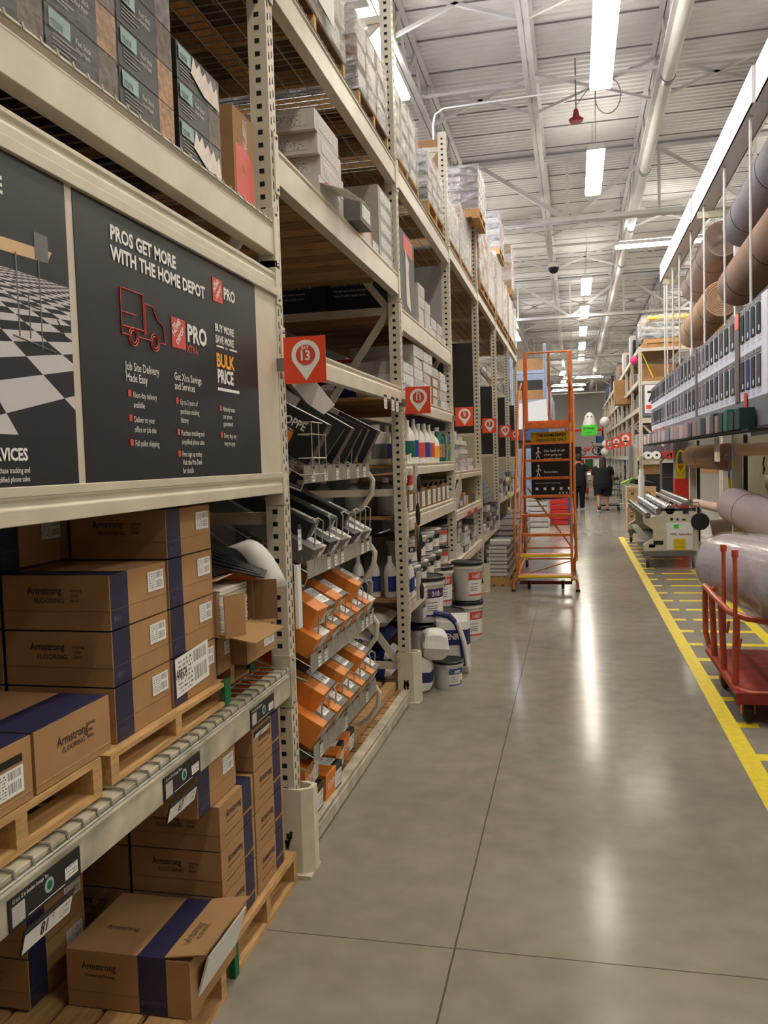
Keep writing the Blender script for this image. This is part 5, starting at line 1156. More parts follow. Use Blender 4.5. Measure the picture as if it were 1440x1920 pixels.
for y, nm in ((13.35, 'far'),):
    t = thing('cleaning_cloth', 'lilac cloth strip hanging beside the middle carpet rack post', 'cloth', (MX-.08, 12.87, 1.35)); M().rbox((0, 0, .22), (.012, .12, .5), (0, .03, 0)).obj('cloth', 'lilac_cloth', t, bevel=.003)
    M().box(-.02, .01, -.05, .0, -.28, .0).obj('yellow_tag', 'yellow_sticker', t, smooth=False)
t = thing('paper_form', 'white form fixed near the top of the middle carpet rack post', 'paper', (1.76, 11.1, 1.6)); M().box(-.004, 0, 0, .4, 0, .3).obj('sheet', 'paper_white', t, smooth=False); M().box(-.006, -.004, .05, .17, .02, .12).obj('yellow_label', 'yellow_sticker', t, smooth=False)
# hanging canopy beam and rods
for y0, y1, nm, dx in ((13.6, 18.2, 'far', 0), (9.2, 13.6, 'middle', .02), (3.5, 9.2, 'near', .05)):
    t = thing('canopy_beam', nm+' length of the long cream beam hanging over the sample boards', 'beam', (1.76+dx, y0, 5.17))
    m = M(); m.box(0, .012, 0, y1-y0-.01, 0, .36); m.box(0, .22, 0, y1-y0-.01, 0, .012); m.box(.208, .22, 0, y1-y0-.01, 0, .2); m.obj('beam_shell', 'lamp_housing', t, smooth=False)
    M().box(-.001, .22, -.004, .002, 0, .36).obj('end_plate', 'lamp_housing', t, smooth=False)
for i, y in enumerate((8.0, 9.55, 11.1, 12.75, 14.1, 15.6, 16.6, 17.6, 18.05)):
    t = thing('hanging_rod', 'thin white rod between cream beam and sample boards, %s from the far end' % ('ninth', 'eighth', 'seventh', 'sixth', 'fifth', 'fourth', 'third', 'second', 'first')[i], 'rod', (1.83, y, 3.1))
    M().tube([(0, 0, 0), (0, 0, 2.07)], .014, n=8).obj('rod', 'lamp_housing', t); M().lathe([(0, 0), (.03, 0), (.03, .012), (0, .012)], (0, 0, 2.055), 10).obj('flange', 'cream_paint', t)
# ---------------------------------------------------------------- swatch boards
BZ0, BZ1 = 2.25, 3.2
random.seed(3)
P('sw_dark', (44, 44, 42), .95, 0, .15, 50); P('sw_green', (30, 56, 44), .95, 0, .15, 50); P('sw_brown', (84, 74, 70), .95, 0, .15, 50); P('sw_blue', (44, 50, 96), .95, 0, .15, 50); P('sw_grey', (104, 98, 98), .95, 0, .15, 50); P('sw_slate', (74, 76, 92), .95, 0, .15, 50)
SW = ['sw_dark', 'sw_grey', 'sw_brown', 'sw_dark', 'sw_brown', 'sw_dark', 'sw_grey', 'sw_green']
def board(y0, y1, n, nm, cols=None, white=0):
    t = thing('sample_board', 'pale board with two rows of carpet swatches, '+nm, 'sample board', (1.75, y0, BZ0))
    L = y1-y0; M().box(0, .02, 0, L, 0, BZ1-BZ0).obj('board', 'swatch_board', t, smooth=False)
    w_ = (L-white)/n; cols = cols or [SW[(i*5+int(y0)) % 8] for i in range(2*n)]
    for r_, (za, zb_) in enumerate(((.1, .4), (.6, .88))):
        for i in range(n):
            y = L-w_*(i+1)
            M().box(-.012, 0, y+w_*.14, y+w_*.76, za, zb_).obj('carpet_swatch', cols[(r_*n+i) % len(cols)], t, smooth=False)
            m = M(); m.face([(-.002, y+w_*.85, za-.085), (-.002, y+w_*.1, za-.085), (-.002, y+w_*.1, za-.015), (-.002, y+w_*.85, za-.015)], 0, True)
            m.face([(-.014, y+w_*.35, za+.02), (-.014, y+w_*.12, za+.02), (-.014, y+w_*.12, za+.07), (-.014, y+w_*.35, za+.07)], 0, True); m.obj('barcode_tag', 'swatch_tag', t, smooth=False)
            m = M(); m.face([(-.003, y+w_*.95, zb_+.012), (-.003, y+w_*.05, zb_+.012), (-.003, y+w_*.05, zb_+.068), (-.003, y+w_*.95, zb_+.068)], 0, True); m.obj('header_strip', 'swatch_head', t, smooth=False)
board(17.25, 20.3, 10, 'farthest of the row by the 79 sign'); board(13.12, 17.1, 9, 'second from the far end of the row'); board(9.98, 12.9, 8, 'third from the far end, wide and dark')
board(8.42, 9.7, 4, 'fourth, with the blue and green swatches', ['sw_dark', 'sw_blue', 'sw_dark', 'sw_brown', 'sw_green', 'sw_slate', 'sw_dark', 'sw_green'], .22)
board(5.8, 8.36, 5, 'nearest, cut by the right frame edge')
for y0, y1, nm in ((12.93, 13.09, 'farther'), (9.73, 9.95, 'nearer')):
    t = thing('poster_strip', 'tall dark poster strip between two sample boards, the %s one' % nm, 'poster', (1.74, y0, BZ0)); M().box(0, .02, 0, y1-y0, 0, .95).obj('poster', 'brown_photo', t, smooth=False)
    if y0 < 12: M().box(-.003, 0, 0, y1-y0, .78, .95).obj('orange_header', 'sign_orange', t, smooth=False)
o = M().box(1.75, 1.8, 5.8, 20.3, 1.96, BZ0).obj('grey_fascia', 'band_grey', smooth=False); tag(o, 'grey fascia band running below the carpet sample boards', 'fascia')
o = M().box(1.6, 1.8, 8.5, 20.6, 1.915, 1.935).obj('sample_tray', 'hole_black', smooth=False); tag(o, 'dark ledge holding the row of carpet sample blocks', 'ledge')
for i, (y, L) in enumerate(((19.9, .6), (19.1, .4), (18.5, .45), (17.9, .4), (17.3, .45), (16.7, .4), (15.9, .55), (15.2, .5), (14.6, .35), (13.9, .55), (13.3, .5), (12.8, .25), (12.35, .35), (11.9, .35), (11.5, .35), (11.1, .35), (10.75, .3), (10.45, .22), (10.15, .22), (9.85, .25), (9.55, .25), (9.2, .3), (8.85, .3))):
    mt = ('pink_carpet', 'off_white_box', 'backing_grey', 'pink_carpet', 'backing_taupe')[i % 5] if i < 11 else ('sw_dark', 'backing_taupe', 'sw_slate', 'backing_brown', 'band_grey')[i % 5] if i < 19 else 'teal_print' if i == 20 else 'sw_green'
    o = M().box(1.585, 1.73, y, y+L-.03, 1.936, 2.13+.02*(i % 3)).obj('carpet_sample', mt, bevel=.006)
    tag(o, 'carpet sample block on the dark ledge, '+(('end one by the 79 sign' if i == 0 else '%s from the far end' % ['first', 'second', 'third', 'fourth', 'fifth', 'sixth', 'seventh', 'eighth', 'ninth', 'tenth', 'eleventh'][i]) if i < 11 else 'dark one, %s before the green blocks' % ['eighth', 'seventh', 'sixth', 'fifth', 'fourth', 'third', 'second', 'first'][i-11] if i < 19 else 'green, %s of four' % ['farthest', 'second farthest', 'second nearest', 'nearest'][i-19]), 'carpet sample', 'carpet samples on the ledge')
for i, y in enumerate((19.2, 17.6, 9.3)):
    t = thing('price_tag', ('orange tag at the far end of the sample boards', 'second orange tag under the sample boards', 'red and white tag on the grey fascia')[i], 'price tag', (1.74, y, 2.15)); M().box(-.004, 0, 0, .35 if i < 2 else .14, 0, .11 if i < 2 else .17).obj('card', 'sign_orange' if i < 2 else 'red_paint', t, smooth=False)
# red column, yellow notice, perforated post
t = thing('column', 'grey post with red lower part behind the carpet cutter', 'column', (2.15, 18.2, 0)); M().box(-.15, .15, -.15, .15, 1.2, 2.4).obj('upper_column', 'band_grey', t, smooth=False); M().box(-.152, .152, -.152, .152, 0, 1.2).obj('red_base', 'red_paint', t, smooth=False)
t = thing('notice', 'yellow notice with red prohibition ring on the grey column', 'sign', (2.1, 18.04, 1.2)); m = M(); m.face([(-.1, 0, 0), (.1, 0, 0), (.1, 0, .3), (-.1, 0, .3)], 0, True); m.obj('notice_board', 'yellow_text', t, smooth=False); m = M(); m.lathe([(.025, 0), (.04, 0)], (0, -.003, .24), 16, 0, 'y'); m.obj('prohibition_ring', 'red_paint', t)
t = thing('perforated_post', 'white perforated post between the red column and the far carpet rack post', 'rack post', (2.4, 17.7, 0)); m = M(); m.box(-.04, .04, 0, .08, 0, 1.95)
for q in range(36): m.face([(-.012, -.001, .1+q*.05), (.012, -.001, .1+q*.05), (.012, -.001, .125+q*.05), (-.012, -.001, .125+q*.05)], 1)
m.obj('post', ['lamp_housing', 'hole_black'], t, smooth=False)
t = thing('yellow_hose', 'coil of yellow hose hanging on the grey column', 'hose', (2.1, 18.02, 1.55)); M().tube([(.08*math.cos(a*PI/6), -.03, .22*math.sin(a*PI/6)) for a in range(13)], .02, n=7).obj('coil', 'yellow_sticker', t)
# ---------------------------------------------------------------- vinyl cutting machine
cx = 1.02; t = thing('vinyl_cutter', 'cream wheeled vinyl roll cutter with chrome rollers and black hand wheel', 'machine', (1.4, 15, 0)); O = dict(world=True)
Yn, Yf_ = 13.15, 17.0
def side(y0, nm):
    M().prism([(1.0, .26), (1.78, .26), (1.78, .8), (1.7, .86), (1.3, .86), (1.18, .79), (1.0, .77), (1.0, .68), (1.14, .58), (1.14, .45), (1.0, .36)], 'y', y0, y0+.12).obj(nm, 'machine_cream', t, bevel=.004, **O)
side(Yn, 'near_end_cheek'); side(Yf_, 'far_end_cheek')
M().box(1.33, 1.7, Yn-.012, Yn, .28, .68).obj('cover_plate', 'lamp_housing', t, bevel=.003, **O)
m = M(); m.face([(1.42, Yn-.014, .28), (1.6, Yn-.014, .28), (1.6, Yn-.014, .45), (1.42, Yn-.014, .45)], 0, True); m.obj('yellow_instruction_label', 'yellow_text', t, **O)
M().box(1.43, 1.5, Yn-.015, Yn-.012, .6, .66).obj('green_sticker', 'green_sticker', t, smooth=False, **O)
m = M(); m.text('Rack-a-Roll', (1.5, Yn-.015, .5), (1, 0, 0), V_, .045, 0, .9, .02); m.obj('red_lettering', 'red_paint', t, smooth=False, **O)
m = M(); m.text('VIVID', (1.38, Yn-.015, .5), (1, 0, 0), V_, .045, 0, .8, .02); m.box(1.14, 1.28, Yn-.006, Yn, .36, .42); m.box(1.38, 1.42, Yn-.006, Yn, .72, .76); m.box(1.47, 1.5, Yn-.006, Yn, .72, .75); m.box(1.55, 1.6, Yn-.006, Yn, .72, .74); m.box(1.56, 1.64, Yn-.006, Yn, .82, .86); m.obj('dark_marking', 'black_print', t, smooth=False, **O)
for x, z, r, nm in ((1.06, .8, .045, 'front_roller'), (1.22, .86, .05, 'ribbed_roller'), (1.38, .88, .07, 'ribbed_roller'), (1.66, .98, .05, 'rear_roller'), (1.56, .95, .03, 'rear_roller')):
    m = M(); m.lathe([(0, Yn), (r, Yn), (r, Yf_+.1), (0, Yf_+.1)], (x, 0, z), 20, 0, 'y')
    if 'ribbed' in nm:
        for q in range(12): m.lathe([(r, Yn+.15+q*.31), (r+.006, Yn+.17+q*.31), (r+.006, Yn+.2+q*.31), (r, Yn+.22+q*.31)], (x, 0, z), 20, 0, 'y')
    m.obj(nm, 'chrome', t, **O)
m = M(); m.box(1.1, 1.7, Yn+.1, Yf_, .74, .78); m.rbox((1.5, 15.1, .87), (.18, 3.8, .02), (0, .2, 0)); m.obj('steel_bed', 'steel', t, smooth=False, **O)
M().box(1.25, 1.75, Yn+.0, Yn+.04, .86, .9).obj('measuring_bar', 'black_print', t, **O)
m = M(); m.lathe([(0, 0), (.125, 0), (.13, .012), (.13, .03), (.1, .035), (0, .035)], (1.8, Yn-.05, .7), 28, 0, 'y'); m.obj('hand_wheel', 'rubber', t, **O)
m = M(); m.lathe([(0, -.05), (.016, -.05), (.016, .03), (0, .03)], (1.84, Yn-.05, .6), 8, 0, 'y'); m.obj('wheel_knob', 'rubber', t, **O)
M().tube([(1.68, Yn, .86), (1.68, Yn, .98), (1.78, Yn, .98), (1.82, Yn, .84)], .01, n=6).obj('crank_lever', 'chrome', t, **O)
m = M(); m.box(1.0, 1.78, Yn, Yn+.14, .19, .26); m.box(1.0, 1.78, Yf_, Yf_+.14, .19, .26); m.box(1.3, 1.4, Yn+.1, Yf_, .2, .25); m.obj('base_frame', 'band_grey', t, smooth=False, **O)
M().bar((1.12, Yn, .34), (1.12, Yf_, .34), .09, .05).obj('lower_bar', 'machine_cream', t, **O)
for x in (1.06, 1.72):
    for y in (Yn+.05, Yf_+.06):
        m = M(); m.lathe([(0, -.02), (.05, -.02), (.055, 0), (.05, .02), (0, .02)], (x, y, .056), 16, 0, 'x'); m.obj('caster_wheel', 'rubber', t, **O)
        m = M(); m.box(x-.03, x+.03, y-.035, y+.035, .12, .19); m.box(x-.03, x-.024, y-.03, y+.03, .05, .12); m.box(x+.024, x+.03, y-.03, y+.03, .05, .12); m.obj('caster_fork', 'steel', t, smooth=False, **O)
# ---------------------------------------------------------------- orange flat cart
t = thing('platform_cart', 'orange red flat platform cart with tube railing under the wrapped roll', 'cart', (1.55, 6.2, 0))
yA, yB, xA, xB, zt = 5.55, 6.9, .97, 2.55, .66
def ct(nm, pts, r=.019, mat='orange_cart'): return M().tube(pts, r, n=10).obj(nm, mat, t, **O)
ct('end_rail', [(xA+.9, yA-.02, zt-.01), (xA+.35, yA-.02, zt-.01), (xA+.2, yA, zt), (xA+.08, yA+.1, zt+.005), (xA+.01, yA+.3, zt+.01), (xA, yA+.7, zt+.02), (xA, yB-.05, zt+.03), (xA+.01, yB, zt+.0), (xA+.01, yB+.01, zt-.08), (xA+.01, yB, .32), (xA+.03, yB-.05, .22), (xA+.05, yB-.15, .2)], .021)
ct('end_rail', [(xA+.02, yB, zt), (xA+.2, yB, zt-.01), (xA+.9, yB, zt-.01)], .019)
for y in (yB-.38, yB-.78, yA+.16): ct('upright_tube', [(xA+(.0 if y > 5.9 else .03), y, zt+.01), (xA+.02, y, .22)], .022)
ct('lower_rail', [(xA+.02, yB-.1, .2), (xA+.02, yA+.12, .2), (xA+.08, yA+.02, .2), (xA+.9, yA, .21)], .021)
for y, z0_, z1_ in ((6.12, .5, 1.04), (5.7, .47, 1.05)):
    m = M(); m.tube([(xA+.02, y, z0_), (xA+.02, y, z1_)], .014, n=8); m.obj('stake', 'orange_cart', t, **O)
    M().lathe([(0, 0), (.022, 0), (.022, .045), (0, .05)], (xA+.02, y, z1_), 10).obj('stake_cap', 'orange_cart', t, **O)
    ct('stake_hook', [(xA+.02, y, z0_), (xA+.035, y-.02, z0_-.02), (xA+.05, y-.02, z0_+.06)], .01)
m = M(); m.box(xA, xB, yA, yB-.06, .175, .2); m.box(xA-.0, xB, yA-.01, yA+.02, .14, .21); m.obj('deck_plate', 'cart_deck', t, smooth=False, **O)
for x in (xA+.08, xB-.12):
    for y in (yA+.08, yB-.45):
        m = M(); m.lathe([(0, -.025), (.06, -.025), (.072, -.012), (.072, .012), (.06, .025), (0, .025)], (x, y, .073), 20, 0, 'x'); m.obj('caster_wheel', 'rubber', t, **O)
        m = M(); m.box(x-.04, x-.03, y-.03, y+.03, .06, .15); m.box(x+.03, x+.04, y-.03, y+.03, .06, .15); m.box(x-.05, x+.05, y-.045, y+.045, .15, .175); m.obj('caster_fork', 'orange_cart', t, smooth=False, **O)
ct('far_end_rail', [(xB, yA, .2), (xB, yA, .9), (xB, yB-.1, .9), (xB, yB-.1, .2)], .02)
r_ = roll('wrapped_carpet_roll', 'huge carpet roll in clear plastic wrap lying across the orange cart', 'carpet roll', (1.29, 7.75, .735), (1.36, 3.7, 1.03), .275, 'backing_taupe', n=40)
L = 4.06; m = M(); prof = [(0.02, -.03), (.15, -.06), (.25, -.035), (.292, .04)]+[(.287+.005*(i % 2), .1+i*.16) for i in range(25)]+[(.25, L+.03), (.05, L+.05)]
m.lathe(prof, n=44, axis='y'); m.obj('plastic_wrap', 'roll_wrap', r_)
o = M().box(-.05, .05, 0, .001, 0, .04).obj('yellow_label', 'yellow_sticker', r_); o.location = (-.03, .3, .292); o.rotation_euler = (PI/2, 0, .3)
# ---------------------------------------------------------------- right racks beyond, with end bay
RX = 1.62
def rup(x, y, label, sx=1, H_=4.45):
    o = dup(UP, (x, y, 0), PI if sx < 0 else 0, label); o.scale = (1, 1, H_/4.9); return o
wd = ['first', 'second', 'third', 'fourth', 'fifth', 'sixth', 'seventh', 'eighth', 'ninth', 'tenth', 'eleventh', 'twelfth']
RY = [22.6+2.7*i for i in range(11)]
for i, y in enumerate(RY[1:]): rup(RX, y, 'cream upright of the far racks, %s beyond the carpet area' % wd[i], -1)
for i in range(10):
    for z, q in ((4.3, 'top'), (3.5, 'upper'), (2.8, 'middle'), (1.55, 'lower')):
        if z == 2.8 and i > 7: continue
        o = M().box(RX, RX+.05, RY[i], RY[i+1]-.01, z, z+.11).obj('rack_beam', 'cream_paint', smooth=False); tag(o, '%s beam of the far racks, %s bay beyond the carpet area' % (q, wd[i]), 'rack beam')
    o = M().box(RX+1.1, RX+1.13, RY[i], RY[i+1]-.01, 0, 4.1).obj('rack_backing', 'panel_grey', smooth=False); tag(o, 'grey back panel of the %s far rack bay' % wd[i], 'back panel')
for i in range(10):
    for z, q in ((4.41, 'top'), (3.61, 'upper'), (2.91, 'middle'), (1.66, 'lower')):
        if z == 2.91 and i > 7: continue
        o = M().box(RX+.05, RX+1.08, RY[i]+.09, RY[i+1]-.02, z-.03, z).obj('shelf_deck', 'ply', smooth=False); tag(o, '%s shelf deck of the racks beyond the carpet area, %s bay' % (q, wd[i]), 'shelf deck')
random.seed(11)
for i in range(10):
    for z, q in ((4.411, 'top'), (3.611, 'upper'), (2.911 if i < 8 else 3.611, 'middle'), (1.661, 'lower'), (.001, 'floor')):
        if z == 3.611 and q == 'middle': continue
        k_ = 0; y = RY[i]+(.1 if i or z < 4 else 1.1)
        while y < RY[i+1]-.5 and k_ < 3:
            W_ = random.uniform(.5, .85); H_ = random.uniform(.3, .62) if z < 4 else random.uniform(.3, .9); k_ += 1
            mt = random.choice(['off_white_box', 'kraft', 'grey_box', 'white_box', 'stone_photo', 'banner_blue', 'panel_tan', 'panel_black'] if z > 1 else ['grey_box', 'dark_box', 'stone_photo', 'aqua'])
            o = M().box(RX+.06+random.uniform(0, .12), RX+.95, y, y+W_, z, z+H_).obj('stock_carton', [mt], bevel=.01)
            tag(o, 'stock on the %s level of the %s far rack bay, %s along' % (q, wd[i], wd[k_-1]), 'box'); y += W_+random.uniform(.05, .2)
# end bay facing the camera
t = thing('end_cap_rack', 'cream end rack with wooden shelves facing the aisle beside the 79 sign', 'rack', (1.62, 22.3, 0))
for x in (0, 1.9):
    m = M(); m.box(x, x+.08, 0, .08, 0, 4.42)
    for q in range(80): m.face([(x+.03, -.001, .3+q*.05), (x+.05, -.001, .3+q*.05), (x+.05, -.001, .32+q*.05), (x+.03, -.001, .32+q*.05)], 1)
    m.obj('post', ['cream_paint', 'hole_black'], t, smooth=False)
for z, h in ((4.3, .08), (2.5, .13), (1.45, .14), (3.45, .1)): M().box(.08, 1.9, 0, .05, z, z+h).obj('cross_beam', 'cream_paint', t, smooth=False)
for z in (4.38, 3.55, 3.2): M().box(.08, 1.9, .05, .3, z-.02, z+.1).obj('shelf_board', 'ply', t, smooth=False)
M().box(.1, 1.9, .28, .3, 2.6, 3.35).obj('grey_back_board', 'band_grey', t, smooth=False); M().box(.1, 1.88, .12, .3, 1.2, 1.45).obj('shelf_board', 'kraft', t, smooth=False)
M().bar((.1, .1, 4.25), (.5, .1, 3.3), .01, .03).obj('diagonal_strap', 'yellow_paint', t); M().bar((.1, .1, 2.45), (.6, .1, 1.9), .03, .05).obj('diagonal_brace', 'cream_paint', t)
M().box(.15, .9, .1, .25, 0, 1.2).obj('lower_panel', 'panel_black', t, smooth=False)
t = thing('number_sign', 'white hanging sign with large black 79 beside the sample boards', 'sign', (1.76, 22.28, 2.75))
M().box(-.03, .62, 0, .02, -.08, .72).obj('frame', 'band_grey', t, smooth=False); M().box(0, .6, -.003, 0, 0, .7).obj('sheet', 'paper_white', t, smooth=False); M().box(.03, .57, -.005, -.003, .1, .2).obj('red_strip', 'sign_orange', t, smooth=False)
m = M(); m.text('79', (.06, -.006, .28), (1, 0, 0), V_, .38, 0, .9, .03); m.text('THAN A TRUCK', (.06, -.006, .03), (1, 0, 0), V_, .045); m.obj('black_lettering', 'black_print', t, smooth=False)
for i, (x, mt) in enumerate(((1.83, 'paper_white'), (2.03, 'paper_white'), (2.3, 'red_paint'), (2.45, 'red_paint'))):
    t = thing('wrap_roll', ('white roll, left one on the end rack beam', 'white roll, right one on the end rack beam', 'red roll end, left one on the end rack beam', 'red roll end, right one on the end rack beam')[i], 'roll', (x, 22.25, 1.68)); m = M(); m.lathe([(.03, 0), (.1, 0), (.1, .5), (.03, .5)], (0, 0, 0), 18, 0, 'y'); m.obj('roll', mt, t)
pallet('orange brown pallet on the very top of the end rack', 3.25, 22.35, 4.48, 1.5, 1.2, .13)
t = thing('wrapped_load', 'gleaming plastic wrapped bags with yellow top on the end rack', 'pallet load', (2.5, 22.9, 4.62))
for i, (z, mt) in enumerate(((0, 'sky_film'), (.14, 'off_white_box'), (.28, 'stone_photo'), (.42, 'bottle_yellow'))): M().rbox((0, 0, z+.07), (1.5-.06*i, 1.05, .13), (0, 0, .02*i)).obj('bag_layer', mt, t, bevel=.05)
M().box(-.78, .78, -.55, .55, 0, .58).obj('stretch_film', 'stretch_wrap', t, smooth=False)
o = M().box(1.66, 1.95, 22.4, 23.2, 4.62, 5.15).obj('hanging_film', 'stretch_wrap', bevel=.08); tag(o, 'bulging white plastic hanging over the aisle edge of the end rack', 'plastic film')
o = M().box(3.3, 3.75, 22.35, 22.9, 4.39, 5.3).obj('stacked_carton', 'kraft', smooth=False); tag(o, 'tall brown cartons behind the hanging rods', 'box')
for i, (y, x) in enumerate(((25.28, 1.44), (30.68, 1.42), (36.08, 1.42))):
    t = thing('bay_sign', 'small orange bay flag on the right racks, %s' % ('nearest', 'middle', 'farthest')[i], 'sign', (1.28, y, 1.95)); M().box(0, .34, 0, .01, 0, .38).obj('plate', 'sign_orange', t, smooth=False); m = M(); m.lathe([(.05, 0), (.11, 0)], (.17, -.004, .23), 16, 0, 'y'); m.raw([(.09, -.004, .17), (.25, -.004, .17), (.17, -.004, .04)], [(0, 1, 2)]); m.obj('pin_mark', 'sign_white', t, smooth=False)
o = M().rbox((1.5, 29, 3.75), (.35, .6, .8)).obj('stacked_carton', 'kraft', bevel=.02); tag(o, 'brown wrapped bundle jutting out high on the right racks', 'box')
t = thing('jutting_tray', 'brown cardboard tray jutting out on the right racks', 'box', (1.35, 27.6, 3.3)); M().box(0, .5, 0, .5, 0, .2).obj('tray', 'kraft', t)
t = thing('pink_ball', 'bright pink ball on the right rack end', 'ball', (1.52, 22.45, 4.0)); M().lathe([(.1*math.sin(i*PI/10), -.1*math.cos(i*PI/10)) for i in range(11)], (0, 0, .1), 16).obj('ball', 'pink_ball', t); M().tube([(0, 0, .1), (.11, 0, .1)], .015, n=6).obj('hook', 'steel', t)
t = thing('clear_sheet', 'grey green stack of panels at the foot of the end rack', 'panels', (1.42, 21.9, 0)); M().box(-.05, .12, 0, .5, 0, 1.9).obj('panel_stack', 'panel_tan', t, bevel=.01); M().box(-.08, .0, -.05, .35, 1.0, 1.95).obj('olive_board', 'band_grey', t, bevel=.01)
# paw print carton, white tube
t = thing('dump_bin', 'tan cardboard bin printed with paw prints behind the cutter', 'box', (1.13, 19.4, 0))
M().box(0, .62, 0, .6, 0, 1.0).obj('bin_body', 'paw_board', t, bevel=.004)
m = M()
for x, z in ((.12, .85), (.42, .8), (.25, .55), (.1, .35), (.45, .4), (.3, .2)):
    m.lathe([(0, 0), (.04, 0)], (x, -.002, z), 10, 0, 'y')
    for q in range(4): m.lathe([(0, 0), (.018, 0)], (x-.06+.04*q, -.002, z+.06+(.015 if q in (1, 2) else 0)), 8, 0, 'y')
m.obj('paw_prints', 'paw_brown', t, smooth=False)
m = M(); m.rbox((.35, .3, 1.08), (.5, .4, .1), (.1, .2, .3)); m.obj('dark_goods', 'black_cloth', t); m = M(); m.rbox((.02, .2, 1.12), (.3, .08, .05), (.0, -.4, .3)); m.obj('lime_goods', 'lime', t)
t = thing('white_tube', 'white upright cardboard tube on grey foot behind the cutter', 'tube', (1.36, 18.3, 0)); M().lathe([(0, 0), (.08, 0), (.06, .65), (.05, .68), (0, .68)], n=12).obj('foot', 'band_grey', t); M().lathe([(0, .66), (.065, .66), (.065, 1.28), (.05, 1.28), (.05, 1.4), (0, 1.4)], n=14).obj('tube', 'paper_white', t)
t = thing('display_stand', 'dark grey display stand with shelves under the end rack', 'stand', (1.95, 20.6, 0))
for x in (0, .55): M().box(x, x+.05, 0, .05, 0, 1.5).obj('stand_post', 'band_grey', t)
for z in (.3, .75, 1.1): M().box(.05, .55, 0, .4, z, z+.05).obj('stand_shelf', 'black_print', t)
M().box(.05, .5, .0, .02, 1.2, 1.5).obj('stand_header', 'black_label', t)
M().bar((0, 0, 1.5), (.3, 0, 1.85), .04, .04).obj('stand_strut', 'band_grey', t)
# ---------------------------------------------------------------- people
def skin_fig(name, verts, edges, radii, mat, parent, sub=2, root=0):
    me = bpy.data.meshes.new(name); me.from_pydata(verts, edges, []); o = bpy.data.objects.new(name, me); COL.objects.link(o); o.parent = parent
    me.materials.append(MATS[mat]); md = o.modifiers.new('skin', 'SKIN')
    me.skin_vertices.new(name='') if not me.skin_vertices else None
    for i, r in enumerate(radii):
        sv = me.skin_vertices[0].data[i]; sv.radius = r if isinstance(r, tuple) else (r, r); sv.use_root = (i == root)
    md.use_smooth_shade = True; s_ = o.modifiers.new('sub', 'SUBSURF'); s_.levels = sub; s_.render_levels = sub
    dg = bpy.context.evaluated_depsgraph_get(); m2 = bpy.data.meshes.new_from_object(o.evaluated_get(dg)); nm = o.name
    o.modifiers.clear(); o.data = m2; m2.polygons.foreach_set('use_smooth', [True]*len(m2.polygons)); return o
